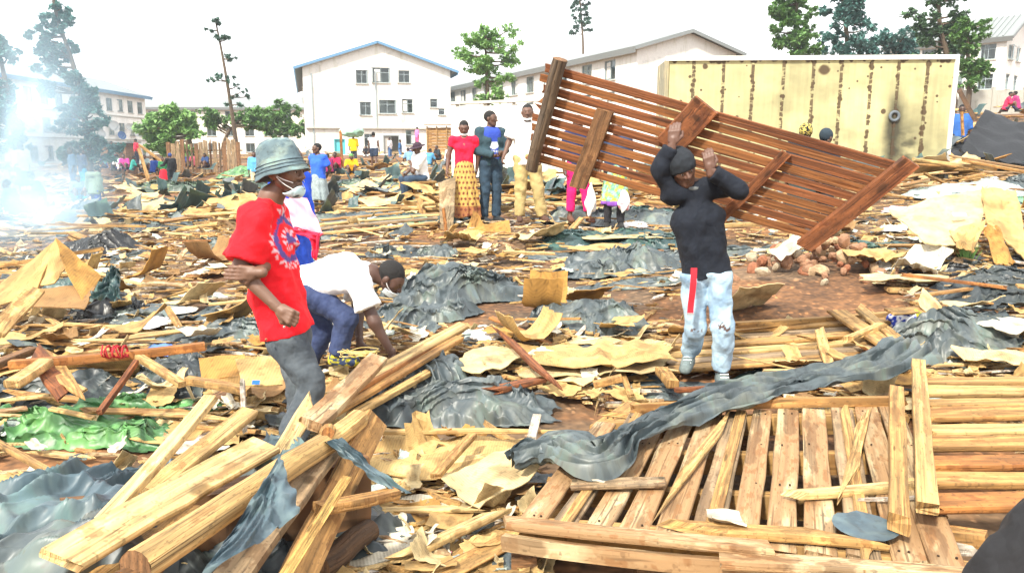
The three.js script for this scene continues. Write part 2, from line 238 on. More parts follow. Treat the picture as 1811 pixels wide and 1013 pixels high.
// a rope-like gathered sheet along world points P, widths w, heights h (cross-section a pleated arch)
function swag(label, P, w, h, mat, o = {}) {
  const cv = new THREE.CatmullRomCurve3(P), n = o.n || 90, m = 46, s = o.seed || 1, c0 = P[0];
  const wc = (t, a) => { const f = t * (a.length - 1), i = Math.min(a.length - 2, Math.floor(f)); return lerp(a[i], a[i + 1], sst(0, 1, f - i)); };
  const g = sheetGeo(n, m, 0, (u, v) => {
    const p = cv.getPoint(u), t = cv.getTangent(u), side = V(-t.z, 0, t.x).normalize(), a = v * 2 - 1, W_ = wc(u, w) * (1 + .22 * noise(u * 7, a * .7, s)), H_ = wc(u, h);
    const pl = ridge(u * 3.5 + .4 * a, a * 3.2 + .5 * noise(u * 4, s), s), p2 = ridge(u * 9, a * 7, s + 3), p3 = ridge(u * 22 + a * 3, a * 9, s + 6), dome = Math.sqrt(Math.max(0, 1 - a * a));
    const q1 = tri(a * 1.7 + 1.3 * noise(u * 5, a, s) + u * 2.2), q2 = tri(a * 3.6 + u * 5 + noise(u * 8, a * 2, s + 2)), q3 = tri(u * 13 + a * 1.5 + 1.5 * noise(u * 6, a * 2, s + 5)), y = H_ * dome * (.45 + .4 * noise(u * 5, a, s + 1)) + .05 * pleat(a * 2.1 + 1.8 * noise(u * 4, a * .6, s) + u * 3) + .03 * pleat(a * 4.6 + u * 5 + 2 * noise(u * 6, a, s + 2)) * dome + .012 * q1 + .008 * q2 + .01 * q3 + .01 * p3 + .006 * pl + .004 * p2;
    const lat = a * W_ * .5 + .03 * noise(u * 12, a * 3, s + 9);
    return [p.x - c0.x + side.x * lat + t.x * .04 * noise(u * 9, a * 4, s), p.y - c0.y + Math.max(.004, y), p.z - c0.z + side.z * lat];
  }, .9);
  const mesh = top('plastic_sheet', g, mat, label, 'plastic sheet', o.group); mesh.position.copy(c0); return mesh;
}
// a taut or hanging flap through corner points (4 corners, wrinkled)
function flap(label, c, mat, o = {}) {
  const s = o.seed || 1, n = V().crossVectors(c[1].clone().sub(c[0]), c[2].clone().sub(c[0])).normalize(), am = o.amp ?? .03, N = o.N || 26;
  const g = sheetGeo(N, N, o.th || 0, (u, v) => { const p = c[0].clone().lerp(c[1], u).lerp(c[3].clone().lerp(c[2], u), v).sub(c[0]); const wA = noise(u * 1.6 + s, v * 1.6, s), wB = noise(u * 1.9, v * 1.9 + s, s + 4), f1 = tri(v * 2.2 + u * 1.1 + 1.1 * wA + s), f2 = tri(u * 3.1 - v * 1.4 + 1.2 * wB), f3 = tri(v * 6.5 + u * 2.5 + 1.5 * wA), mk_ = sst(-.3, .35, noise(u * 2.3 + 7, v * 2.3, s)); const g1 = pleat(v * 3.2 + u * 1.4 + 2.2 * wA + s), g2 = pleat(u * 3.6 - v * 1.6 + 2.2 * wB), g3 = pleat(v * 9 + u * 3 + 3 * wA); const k = am * (1.5 * g1 * (.25 + mk_) + .9 * g2 * (1 - mk_) + .4 * g3 * mk_ + .2 * f1 + .1 * f2 + .05 * f3 + 1.2 * wA) + (o.sag || 0) * Math.sin(u * Math.PI) * Math.sin(v * Math.PI); p.addScaledVector(n, k); const e = .12 * am * 10; p.x += e * noise(u * 3, v * 3, s + 5) * .3; p.y += e * noise(u * 3, v * 3, s + 8) * .3; return [p.x, p.y, p.z]; }, .9);
  const m = top(o.name || 'plastic_sheet', g, mat, label, o.cat || 'plastic sheet', o.group); m.position.copy(c[0]); return m;
}
function boxGeo(w, h, d, x = 0, y = 0, z = 0) { const g = new THREE.BoxGeometry(w, h, d); g.translate(x, y, z); return g; }
function tubeGeo(pts, r, seg = 24, rad = 6) { return new THREE.TubeGeometry(new THREE.CatmullRomCurve3(pts), seg, r, rad); }

// ---------------------------------------------------------------- surfaces from distance fields
function net(f, lo, hi, c, colour) {
  const nx = Math.ceil((hi[0] - lo[0]) / c) + 2, ny = Math.ceil((hi[1] - lo[1]) / c) + 2, nz = Math.ceil((hi[2] - lo[2]) / c) + 2, sx = 1, sy = nx, sz = nx * ny, F = new Float32Array(nx * ny * nz), I = new Int32Array(nx * ny * nz).fill(-1);
  let k = 0; for (let z = 0; z < nz; z++) for (let y = 0; y < ny; y++) for (let x = 0; x < nx; x++, k++) F[k] = f(lo[0] + (x - .5) * c, lo[1] + (y - .5) * c, lo[2] + (z - .5) * c);
  const pos = [], idx = [], co = [0, sx, sy, sx + sy, sz, sz + sx, sz + sy, sz + sx + sy], ed = [[0, 1], [2, 3], [4, 5], [6, 7], [0, 2], [1, 3], [4, 6], [5, 7], [0, 4], [1, 5], [2, 6], [3, 7]];
  for (let z = 0; z < nz - 1; z++) for (let y = 0; y < ny - 1; y++) for (let x = 0; x < nx - 1; x++) {
    const b = x + y * sy + z * sz; let m = 0; for (let i = 0; i < 8; i++) if (F[b + co[i]] < 0) m |= 1 << i; if (!m || m === 255) continue;
    let n = 0, X = 0, Y = 0, Z = 0; for (const [p, q] of ed) { const a = F[b + co[p]], e = F[b + co[q]]; if (a < 0 !== e < 0) { const t = a / (a - e); X += (p & 1) + t * ((q & 1) - (p & 1)); Y += (p >> 1 & 1) + t * ((q >> 1 & 1) - (p >> 1 & 1)); Z += (p >> 2) + t * ((q >> 2) - (p >> 2)); n++; } }
    I[b] = pos.length / 3; pos.push(lo[0] + (x + X / n - .5) * c, lo[1] + (y + Y / n - .5) * c, lo[2] + (z + Z / n - .5) * c);
  }
  for (let z = 1; z < nz - 1; z++) for (let y = 1; y < ny - 1; y++) for (let x = 1; x < nx - 1; x++) {
    const b = x + y * sy + z * sz, a = F[b] < 0;
    for (const [d, p, q] of [[sx, sy, sz], [sy, sz, sx], [sz, sx, sy]]) { const e = F[b + d] < 0; if (a === e) continue; const v = [I[b - p - q], I[b - q], I[b], I[b - p]]; if (a) idx.push(v[0], v[1], v[2], v[0], v[2], v[3]); else idx.push(v[0], v[2], v[1], v[0], v[3], v[2]); }
  }
  const n = pos.length / 3, col = new Float32Array(pos.length); for (let i = 0; i < n; i++) { const q = colour ? colour(pos[i * 3], pos[i * 3 + 1], pos[i * 3 + 2]) : [1, 1, 1]; col.set(q, i * 3); }
  const g = new THREE.BufferGeometry(); g.setAttribute('position', new THREE.Float32BufferAttribute(pos, 3)); g.setAttribute('color', new THREE.BufferAttribute(col, 3)); { const uv = new Float32Array(n * 2); for (let i = 0; i < n; i++) { uv[i * 2] = (pos[i * 3] + pos[i * 3 + 2] * .8) * 1.3; uv[i * 2 + 1] = pos[i * 3 + 1] * 1.1; } g.setAttribute('uv', new THREE.BufferAttribute(uv, 2)); } g.setIndex(idx); g.computeVertexNormals(); return g;
}
// bone: {a,b,r,s, cut} tapered capsule; cut ends it flat at b
const bone = (a, b, r, s, o) => { const d = b.clone().sub(a); return { a, d, L2: Math.max(1e-8, d.lengthSq()), L: d.length(), r, s, ...o }; };
function bd(q, x, y, z) { const px = x - q.a.x, py = y - q.a.y, pz = z - q.a.z, u = (px * q.d.x + py * q.d.y + pz * q.d.z) / q.L2, t = u < 0 ? 0 : u > 1 ? 1 : u, ex = px - q.d.x * t, ey = py - q.d.y * t, ez = pz - q.d.z * t; let d = Math.sqrt(ex * ex + ey * ey + ez * ez) - (q.r + (q.s - q.r) * t); if (q.cut && u > 1) d = Math.max(d, (u - 1) * q.L); return d; }
function field(B, k = .03) { return (x, y, z) => { let d = 9; for (const q of B) { const e = bd(q, x, y, z), h = Math.max(0, k - Math.abs(d - e)) / k; d = Math.min(d, e) - h * h * k * .25; } return d; }; }
function bounds(B, pad) { const lo = [9, 9, 9], hi = [-9, -9, -9]; for (const q of B) for (const t of [0, 1]) { const p = q.a.clone().addScaledVector(q.d, t), r = Math.max(q.r, q.s) + pad; ['x', 'y', 'z'].forEach((c, i) => { lo[i] = Math.min(lo[i], p[c] - r); hi[i] = Math.max(hi[i], p[c] + r); }); } return [lo, hi]; }

// ---------------------------------------------------------------- people
const SKIN = [[.105, .052, .032], [.075, .036, .023], [.14, .072, .044]];
function headField(x, y, z) {                                         // face towards +z, centre of the skull near the origin, about 0.23 high
  x = Math.abs(x); const sm = (a, b, k) => { const h = Math.max(0, k - Math.abs(a - b)) / k; return Math.min(a, b) - h * h * k * .25; };
  const sp = (a, b, c, r) => Math.hypot(x - a, y - b, z - c) - r;
  let d = (Math.hypot(x / .86, (y - .035) / .98, (z + .015) / 1.06) - .089) * .9;
  const cap = (ax, ay, az, bx, by, bz, r, s) => { const dx = bx - ax, dy = by - ay, dz = bz - az, t = clamp(((x - ax) * dx + (y - ay) * dy + (z - az) * dz) / (dx * dx + dy * dy + dz * dz), 0, 1); return Math.hypot(x - ax - dx * t, y - ay - dy * t, z - az - dz * t) - r - (s - r) * t; };
  d = sm(d, cap(.02, .02, .045, .012, -.07, .05, .046, .034), .03); d = sm(d, cap(.052, -.045, .005, .012, -.095, .062, .026, .022), .03); d = sm(d, cap(.045, -.005, .06, .03, -.02, .07, .022, .02), .02);
  d = sm(d, cap(0, .03, .088, .035, .026, .078, .012, .012), .015); d = Math.max(d, -(sp(.031, .006, .105, .017))); d = sm(d, sp(.031, .006, .078, .0165), .006);
  d = sm(d, cap(0, .015, .092, 0, -.022, .112, .008, .014), .012); d = sm(d, sp(.014, -.026, .1, .011), .008);
  d = sm(d, cap(0, -.052, .094, .02, -.053, .083, .009, .006), .006); d = sm(d, cap(0, -.067, .091, .017, -.066, .083, .010, .006), .006);
  d = sm(d, (Math.hypot((x - .083) * 2.4, y + .002, (z + .004) * 1.3) - .031) * .5, .008); return d;
}
function hair(style) { return (x, y, z) => { const r = style === 'short' ? .094 : style === 'wrap' ? .108 : .1, d = (Math.hypot(x / .87, (y - .037) / .98, (z + .018) / 1.06) - r) + .002 * Math.sin(x * 300) * Math.sin(y * 310) * Math.sin(z * 290); return Math.max(d, -(y * .82 - z * .57 + (style === 'wrap' ? .03 : .012))); }; }
const STAND = { pelvis: [0, .95, 0], chest: [0, 1.27, 0], neck: [0, 1.45, -.01], head: [0, 1.605, .015], shL: [.185, 1.405, -.01], elL: [.235, 1.13, -.02], wrL: [.245, .88, .05], hipL: [.088, .92, 0], knL: [.1, .5, .015], anL: [.11, .075, -.03], toeL: [.125, .03, .16] };
const SIT = { pelvis: [0, .56, 0], chest: [0, .88, .06], neck: [0, 1.05, .08], head: [0, 1.2, .12], shL: [.185, 1.01, .07], elL: [.24, .76, .14], wrL: [.13, .62, .36], hipL: [.09, .54, .03], knL: [.13, .52, .44], anL: [.13, .075, .38], toeL: [.14, .03, .56] };
const SQUAT = { pelvis: [0, .2, 0], chest: [0, .52, .08], neck: [0, .69, .12], head: [0, .83, .17], shL: [.185, .65, .11], elL: [.25, .42, .2], wrL: [.12, .4, .4], hipL: [.09, .2, .04], knL: [.16, .46, .36], anL: [.14, .07, .48], toeL: [.15, .03, .65] };
function person(label, base, o = {}) {
  const g = thing('person', label, 'person', base); g.rotation.y = o.turn || 0; const S = o.size || 1; g.scale.setScalar(S);
  const src = { ...(o.pose || STAND) }; for (const k of Object.keys(src)) if (k.endsWith('L')) src[k.slice(0, -1) + 'R'] = [-src[k][0], src[k][1], src[k][2]];
  Object.assign(src, o.joints || {}); const J = {}; for (const k in src) J[k] = src[k].isVector3 ? src[k].clone() : V(...src[k]);
  const c = o.cell || .026, skin = o.skin || SKIN[0], B = [], fat = o.fat || 1;
  const latU = J.shL.clone().sub(J.shR).normalize(), latD = J.hipL.clone().sub(J.hipR).normalize(), ax = J.chest.clone().sub(J.pelvis).normalize(), mid = J.chest.clone().lerp(J.pelvis, .55);
  const off = (p, d, t) => p.clone().addScaledVector(d, t);
  const torso = (e, drop = 0, fl = 1) => { const out = []; for (const s of [-1, 1]) { const m = off(mid, latU, .055 * s); out.push(bone(off(J.chest, latU, .075 * s), m, .104 * fat + e, .092 * fat + e)); out.push(bone(m, off(off(J.pelvis, latD, .062 * s * fl), ax, -drop), .092 * fat + e, .104 * fat + e * fl)); } out.push(bone(J.shL, J.shR, .062 + e * .8, .062 + e * .8), bone(e ? J.neck.clone().lerp(J.chest, .3) : J.neck, J.chest, .062 + e, .1 + e)); return out; };
  const limb = (a, b, r, s, e, to, flare = 0) => { const q = a.clone().lerp(b, to); return bone(a, q, r + e, lerp(r, s, to) + e + flare, { cut: to < 1 || flare > 0 }); };
  // body: one surface
  B.push(...torso(0), bone(J.neck, J.head.clone().add(V(0, -.04, -.01)), .052, .05));
  for (const s of ['L', 'R']) { B.push(bone(J['sh' + s], J['el' + s], .054 * fat, .042), bone(J['el' + s], J['wr' + s], .042, .027), bone(J['hip' + s], J['kn' + s], .086 * fat, .055), bone(J['kn' + s], J['an' + s], .056, .037), bone(J['an' + s], J['toe' + s].clone().lerp(J['an' + s], .2), .038, .026)); }
  const hands = [];
  for (const s of ['L', 'R']) {
    const w = J['wr' + s], d = (o['hand' + s] ? V(...o['hand' + s].dir) : w.clone().sub(J['el' + s])).normalize(), sg = s === 'L' ? 1 : -1, curl = o['hand' + s]?.curl ?? .5;
    let n = o['hand' + s]?.palm ? V(...o['hand' + s].palm) : V(-sg, 0, 0); n.addScaledVector(d, -n.dot(d)).normalize(); const side = V().crossVectors(d, n).multiplyScalar(o['hand' + s]?.thumb ?? (V().crossVectors(d, n).z > 0 ? 1 : -1));
    const H = [bone(off(w, d, -.03), off(w, d, .03), .027, .024)];
    for (let i = 0; i < 4; i++) { const k = (1.5 - i), root = off(off(w, d, .085 - .004 * i), side, k * .019), len = [.036, .041, .038, .03][i]; H.push(bone(off(off(w, d, .015), side, k * .012), root, .017, .0125)); let p = root, dir = d.clone(); for (let j = 0; j < 3; j++) { dir = dir.clone().applyAxisAngle(side, -curl * (j ? 1.15 : .8) * (V().crossVectors(side, d).dot(n) > 0 ? -1 : 1)); const q = off(p, dir, len * [1, .7, .55][j]); H.push(bone(p, q, .0098 - .001 * j, .0088 - .001 * j)); p = q; } }
    const t0 = off(off(w, d, .02), side, .022), t1 = off(off(off(t0, side, .028), d, .03), n, .012), t2 = off(off(t1, d, .032), n, .014 + .02 * curl); H.push(bone(t0, t1, .016, .0115), bone(t1, t2, .0115, .009));
    if (c <= .028) hands.push([H, s]); else B.push(bone(w, off(w, d, .12), .03, .02));
  }
  const bf = field(B, .035), [lo, hi] = bounds(B, .03), tint = (m) => () => [skin[0] * m, skin[1] * m, skin[2] * m];
  const geos = [net(bf, lo, hi, c, tint(1))];
  const hc = c <= .016 ? .0042 : c <= .028 ? .009 : .018, hq = new THREE.Quaternion().setFromEuler(new THREE.Euler(o.nod || 0, o.look || 0, o.tilt || 0, 'YXZ')), hm = new THREE.Matrix4().compose(J.head, hq, V(1, 1, 1));
  const headCol = (x, y, z) => { const lip = Math.hypot(x / 2.2, y + .059, z - .09) < .013 ? .8 : 1; const stub = o.beard && y < -.04 && z > .02 && Math.hypot(x / 1.6, y + .059, z - .09) > .014 ? .6 : 1; const br = Math.abs(y - .032) < .005 && Math.abs(Math.abs(x) - .034) < .018 && z > .06 ? .35 : 1; const k = lip * stub * br * (1 + .1 * noise(x * 40, y * 40, z * 40)); return [skin[0] * k, skin[1] * k, skin[2] * k]; };
  geos.push(net(headField, [-.11, -.13, -.125], [.11, .14, .135], hc, headCol).applyMatrix4(hm));
  for (const [H] of hands) { const [a, b] = bounds(H, .012); geos.push(net(field(H, .008), a, b, c <= .016 ? .0042 : .008, tint(1.05))); }
  part('body', mergeGeometries(geos), M.skinVC, g);
  if (c <= .028) for (const s of [-1, 1]) { const e = part('eye', new THREE.SphereGeometry(.0115, 12, 8), M.eye, g); e.position.set(.031 * s, .005, .0845).applyMatrix4(hm); e.quaternion.copy(hq); const p = part('iris', new THREE.SphereGeometry(.0074, 8, 6), M.iris, e); p.position.z = .006; }
  if (o.hair !== 'none') part(o.hair === 'wrap' ? 'head_wrap' : 'hair', net(hair(o.hair || 'short'), [-.13, -.1, -.15], [.13, .17, .13], hc * 1.2, o.hairCol || (() => [.012, .011, .011])).applyMatrix4(hm), M.vc, g);
  const ph = (o.seed || base.x * 7 + base.z) % 9;
  const wr = (x, y, z, a) => a * (1.1 * noise(x * 7 + ph, y * 11 + x * 6, z * 7) + .9 * (.35 - Math.abs(noise(x * 6 + ph, y * 5 - x * 9, z * 6 + 3))) + .4 * noise(x * 19, y * 23, z * 19 + ph));
  const cloth = (name, bones, amp, colour, clip, k = .03) => { const f0 = field(bones, k), [a, b] = bounds(bones, .05); const f = (x, y, z) => { const d = f0(x, y, z) - wr(x, y, z, amp); return clip ? Math.max(d, clip(x, y, z)) : d; }; return part(name, net(f, a, b, c, typeof colour === 'function' ? colour : () => colour), M.vc, g); };
  const armB = (e, to, fl) => { const out = []; for (const s of ['L', 'R']) { const a = J['sh' + s], b = J['el' + s], w = J['wr' + s]; if (to <= 1) out.push(limb(a, b, .054 * fat, .042, e, to, fl)); else { out.push(limb(a, b, .054 * fat, .042, e, 1)); out.push(limb(b, w, .042, .027, e, to - 1, fl)); } } return out; };
  const t = o.top;
  if (t) { const drop = t.drop ?? .1, hemP = off(J.pelvis, ax, -drop), e = t.e ?? .014; cloth(t.name || 'shirt', [...torso(e, drop + .1, t.flare || 1.1), ...armB(e * .9, t.sleeve ?? .6, t.cuff ?? .012)], t.w ?? .012, t.col, (x, y, z) => Math.max(-((x - hemP.x) * ax.x + (y - hemP.y) * ax.y + (z - hemP.z) * ax.z) - .004, t.clip ? t.clip(x, y, z) : -1)); }
  const b = o.legs;
  if (b) { const e = b.e ?? .016, Bn = [], wst = off(J.pelvis, ax, b.waist ?? .06); for (const s of ['L', 'R']) { const sg = s === 'L' ? 1 : -1; Bn.push(bone(off(J.pelvis, latD, .055 * sg), J['hip' + s], .1 * fat + e * .6, .092 * fat + e), limb(J['hip' + s], J['kn' + s], .086 * fat, .058, e, b.to < 1 ? b.to : 1)); if ((b.to ?? 1.95) > 1) Bn.push(limb(J['kn' + s], J['an' + s], .058, .04, e, (b.to ?? 1.95) - 1, b.cuff ?? .008)); } Bn.push(bone(off(J.pelvis, ax, .05), J.pelvis, .1 * fat + e, .1 * fat + e)); const nw = ax.clone().add(V(0, 1, 0)).normalize(); cloth('trousers', Bn, b.w ?? .014, b.col, b.noClip ? null : (x, y, z) => (x - wst.x) * nw.x + (y - wst.y) * nw.y + (z - wst.z) * nw.z, .02); }
  const k = o.skirt;
  if (k) { const y1 = J.pelvis.y + (k.top ?? .08), y0 = k.hem, r0 = k.r0 ?? .135, r1 = k.r1 ?? .24, sx = k.dx || 0; const f = (x, y, z) => { const u = clamp((y1 - y) / (y1 - y0), 0, 1), rr = lerp(r0, r1, Math.sqrt(u)) , X = x - J.pelvis.x - sx * u, Z = z - J.pelvis.z, th = Math.atan2(Z, X), fo = (k.folds ?? .02) * u * (Math.sin(th * 9 + ph + u * 2) + .6 * Math.sin(th * 16 + u * 3)), q = Math.hypot(X, Z * 1.22) - rr - fo - wr(x, y, z, .01); return Math.max(q, y - y1, y0 + .02 * Math.sin(th * 3 + ph) - y); }; const R = r1 + .1 + Math.abs(sx); part('skirt', net(f, [J.pelvis.x - R, y0 - .06, J.pelvis.z - R], [J.pelvis.x + R, y1 + .04, J.pelvis.z + R], c, typeof k.col === 'function' ? k.col : () => k.col), M.vc, g); }
  if (o.shoe) for (const s of ['L', 'R']) { const a = J['an' + s], tt = J['toe' + s], d = tt.clone().sub(a).setY(0).normalize(), heel = V(a.x, tt.y, a.z).addScaledVector(d, -.035), up = V(0, 1, 0); const up2 = a.clone().sub(heel).normalize(); const Bs = [bone(heel.clone().addScaledVector(up2, .02), tt.clone().addScaledVector(up2, .012), .042, .04), bone(a.clone().addScaledVector(d, -.005), tt.clone().lerp(heel, .35).addScaledVector(up2, .02), .046, .04), bone(heel, tt, .036, .036)]; const [p, q] = bounds(Bs, .02); part('shoe', net((() => { const F0 = field(Bs, .02), ny = tt.y; return (x, y, z) => Math.max(F0(x, y, z), (o.soleFlat ?? true) ? (Math.min(heel.y, ny) - .026) - y : -1); })(), p, q, Math.min(c, .012), typeof o.shoe === 'function' ? o.shoe : () => o.shoe), M.vc, g); }
  g.hm = hm; g.J = J; g.wr = wr; g.cellSize = c; return g;
}
M.eye = std([.42, .38, .33], { roughness: .25 }); M.iris = std([.02, .012, .008], { roughness: .2 });
const denim = (hex, fade = 1) => { const b = hexLin(hex); return (x, y, z) => { const f = clamp(.5 + 1.4 * fbm(x * 4, y * 3, z * 4, 3) * fade + .25 * noise(x * 60, y * 60, z * 60), 0, 1.3); return [lerp(b[0] * .6, b[0] * 1.7 + .05, f), lerp(b[1] * .6, b[1] * 1.6 + .05, f), lerp(b[2] * .65, b[2] * 1.4 + .05, f)]; }; };
const plain = (hex, v = .12) => { const b = hexLin(hex); return (x, y, z) => { const k = 1 + v * noise(x * 25, y * 25, z * 25) + v * noise(x * 70, y * 70, z * 70); return [b[0] * k, b[1] * k, b[2] * k]; }; };
// ---------------------------------------------------------------- ground
{
  const N = 190, pos = [], uv = [], idx = [], k = (t) => Math.sinh(t * 5.2) * 8;
  for (let j = 0; j <= N; j++) for (let i = 0; i <= N; i++) { const x = k(i / N * 2 - 1), z = -9 + k(j / N * 2 - 1); pos.push(x, terr(x, z), z); uv.push(x / 5, z / 5); }
  for (let j = 0; j < N; j++) for (let i = 0; i < N; i++) { const a = j * (N + 1) + i, b = a + 1, c = a + N + 1; idx.push(a, c, b, b, c, c + 1); }
  struct('ground', geoOf(pos, idx, uv), M.soil);
}
// ---------------------------------------------------------------- buildings
// a wall in x,y (outside towards +z), with real openings; returns the mesh, placed by the caller
function wallMesh(parent, W_, outline, holes, th, mat, place) {
  const s = new THREE.Shape(outline.map(([x, y]) => new THREE.Vector2(x, y)));
  for (const h of holes) { const p = new THREE.Path(); p.moveTo(h.x, h.y); p.lineTo(h.x, h.y + h.h); p.lineTo(h.x + h.w, h.y + h.h); p.lineTo(h.x + h.w, h.y); p.closePath(); s.holes.push(p); }
  const g = new THREE.ExtrudeGeometry(s, { depth: th, bevelEnabled: false }); g.translate(0, 0, -th);
  const u = g.attributes.uv; for (let i = 0; i < u.count; i++) u.setXY(i, u.getX(i) / 6, u.getY(i) / 6);
  const m = part('wall', g, mat, parent); place(m); return m;
}
function windowIn(parent, h, place, mats = {}) {                       // frame (window) > pane, sill, shutter
  const b = .06, f = [boxGeo(h.w, b, .06, h.w / 2, b / 2, -.1), boxGeo(h.w, b, .06, h.w / 2, h.h - b / 2, -.1), boxGeo(b, h.h - 2 * b, .06, b / 2, h.h / 2, -.1), boxGeo(b, h.h - 2 * b, .06, h.w - b / 2, h.h / 2, -.1)];
  for (let i = 1; i < (h.n || 2); i++) f.push(boxGeo(b * .7, h.h - 2 * b, .05, h.w * i / (h.n || 2), h.h / 2, -.1));
  if (h.bar !== false) f.push(boxGeo(h.w - 2 * b, b * .7, .045, h.w / 2, h.h * .68, -.1));
  const m = part('window', mergeGeometries(f), mats.frame || M.frame, parent); m.position.set(h.x, h.y, 0); place(m, true);
  const q = part('pane', boxGeo(h.w - .06, h.h - .06, .012, h.w / 2, h.h / 2, -.125), mats.glass || M.glass, m);
  if (h.curtain) part('curtain', boxGeo(h.w * .34, h.h * .8, .012, h.w * (h.curtain > 1 ? .7 : .28), h.h * .5, -.112), M.curtain, m);
  part('sill', boxGeo(h.w + .2, .07, .16, h.w / 2, -.036, .03), mats.sill || M.concrete, m);
  if (h.open) for (const s of h.open) { const l = part('casement', mergeGeometries([boxGeo(h.w * .42, .05, .04, h.w * .21, .03, 0), boxGeo(h.w * .42, .05, .04, h.w * .21, h.h - .05, 0), boxGeo(.05, h.h - .1, .04, .03, h.h / 2, 0), boxGeo(.05, h.h - .1, .04, h.w * .4, h.h / 2, 0)]), mats.frame || M.frame, m); l.position.set(s < 0 ? 0 : h.w, 0, 0); l.rotation.y = s < 0 ? -1.9 : Math.PI + 1.9; }
  return m;
}
// gable block: local origin at the front left corner of the gable at its base; gable runs +x, the block goes back along -z
function block(label, base, turn, o) {
  const g = thing(o.name || 'apartment_block', label, 'building', base); g.rotation.y = turn; const { w, e, r, L } = o;
  wallMesh(g, w, [[0, 0], [w, 0], [w, e], [w / 2, r], [0, e]], o.gable || [], .3, o.mat, (m) => m.position.set(0, 0, 0));
  for (const h of o.gable || []) h.door ? door(g, h) : windowIn(g, h, (m) => m, o);
  const side = (m, back) => { m.rotation.y = -Math.PI / 2; if (back) { const p = m.position.clone(); m.position.set(-p.z, p.y, p.x - L); } else m.position.set(0, 0, -L); };
  wallMesh(g, L, [[0, 0], [L - .302, 0], [L - .302, e], [0, e]], o.left || [], .3, o.mat, (m) => side(m)); for (const h of o.left || []) windowIn(g, h, side, o);
  const right = (m, back) => { m.rotation.y = Math.PI / 2; if (back) { const p = m.position.clone(); m.position.set(w, p.y, -p.x); } else m.position.set(w, 0, 0); };
  wallMesh(g, L, [[.302, 0], [L, 0], [L, e], [.302, e]], o.right || [], .3, o.mat, (m) => right(m)); for (const h of o.right || []) windowIn(g, h, right, o);
  part('rear_wall', boxGeo(w - .62, e, .3, w / 2, e / 2, -L + .15), o.mat, g);
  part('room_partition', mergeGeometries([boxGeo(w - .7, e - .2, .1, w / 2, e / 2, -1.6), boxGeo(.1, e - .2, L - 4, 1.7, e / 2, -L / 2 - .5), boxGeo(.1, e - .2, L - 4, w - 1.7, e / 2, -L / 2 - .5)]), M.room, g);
  const sl = Math.atan2(r - e, w / 2), sw = Math.hypot(w / 2, r - e) + (o.over ?? .7);
  for (const s of [-1, 1]) { const q = boxGeo(sw, .12, L + .9); const m = part('roof', q, o.roof || M.roofGrey, g); m.position.set(w / 2 + s * (Math.cos(sl) * sw / 2), r + .12 - Math.sin(sl) * sw / 2, -L / 2); m.rotation.z = -s * sl;
    part('fascia', boxGeo(sw + .02, .22, .06, 0, -.07, L / 2 + .482), o.trim || M.trim, m); part('eaves_board', boxGeo(.06, .4, L + .9, s * (sw / 2 + .032), -.15, 0), o.trim || M.trim, m);
    if (o.ribs) for (let i = 0; i < o.ribs; i++) part('roof_rib', boxGeo(sw, .07, .09, 0, .094, -L / 2 + (i + .5) * L / o.ribs), o.roof || M.roofGrey, m); }
  return g;
}
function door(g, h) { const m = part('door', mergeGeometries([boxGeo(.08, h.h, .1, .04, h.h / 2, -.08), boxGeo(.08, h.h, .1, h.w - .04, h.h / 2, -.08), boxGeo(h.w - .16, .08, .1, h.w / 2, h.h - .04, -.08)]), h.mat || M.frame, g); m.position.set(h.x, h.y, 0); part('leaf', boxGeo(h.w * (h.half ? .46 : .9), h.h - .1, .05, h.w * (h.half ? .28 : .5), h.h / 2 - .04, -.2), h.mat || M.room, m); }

// long white block with the painted gable (three storeys)
{
  const A = at(541, 272, 70), Wd = 13.3; A.y = 1.1;
  const wn = (px, py, w, h, o = {}) => { const k = 70 / FOC; return { x: (px - 543) * k * 1.07, y: (272 - py) * k + .35, w, h, ...o }; };
  const left = []; for (let s = 0; s < 3; s++) for (let i = 0; i < 8; i++) left.push({ x: 1.2 + i * 3.4, y: .9 + s * 2.75, w: 1.5, h: 1.4 });
  block('white three storey apartment block with blue eaves and open gable windows', A, .26, { w: Wd, e: 7.9, r: 10.1, L: 30, mat: M.plaster, left, roof: M.roofGrey, over: .75,
    gable: [wn(627, 153, 1.0, 1.2, { open: [1] }), wn(654, 151, 1.5, 1.35, { open: [-1, 1], curtain: 1 }), wn(696, 150, 1.05, 1.1), wn(632, 207, 1.0, 1.2, { open: [-1] }), wn(663, 204, 1.5, 1.25, { open: [1] }), wn(701, 202, 1.0, 1.25, { curtain: 1 }), wn(748, 192, .7, .8, { n: 1 }),
      wn(637, 261, 1.0, 1.15), wn(668, 275, 1.5, 1.75, { door: 1, half: 1 }), wn(706, 258, 1.0, 1.35, { curtain: 2 }), wn(588, 275, 1.0, 1.4, { door: 1, mat: M.turq }), wn(762, 205, .6, .6, { n: 1 })] });
  const led = scene.children[scene.children.length - 1]; part('ledge', boxGeo(Wd - .2, .1, .25, Wd / 2, 2.55, .127), M.concrete, led); part('drainpipe', boxGeo(.1, 5.0, .1, 6.4, 5.15, .06), M.frame, led);
  part('drainpipe', boxGeo(.1, 7.2, .1, .75, 3.7, .06), M.frame, led);
}
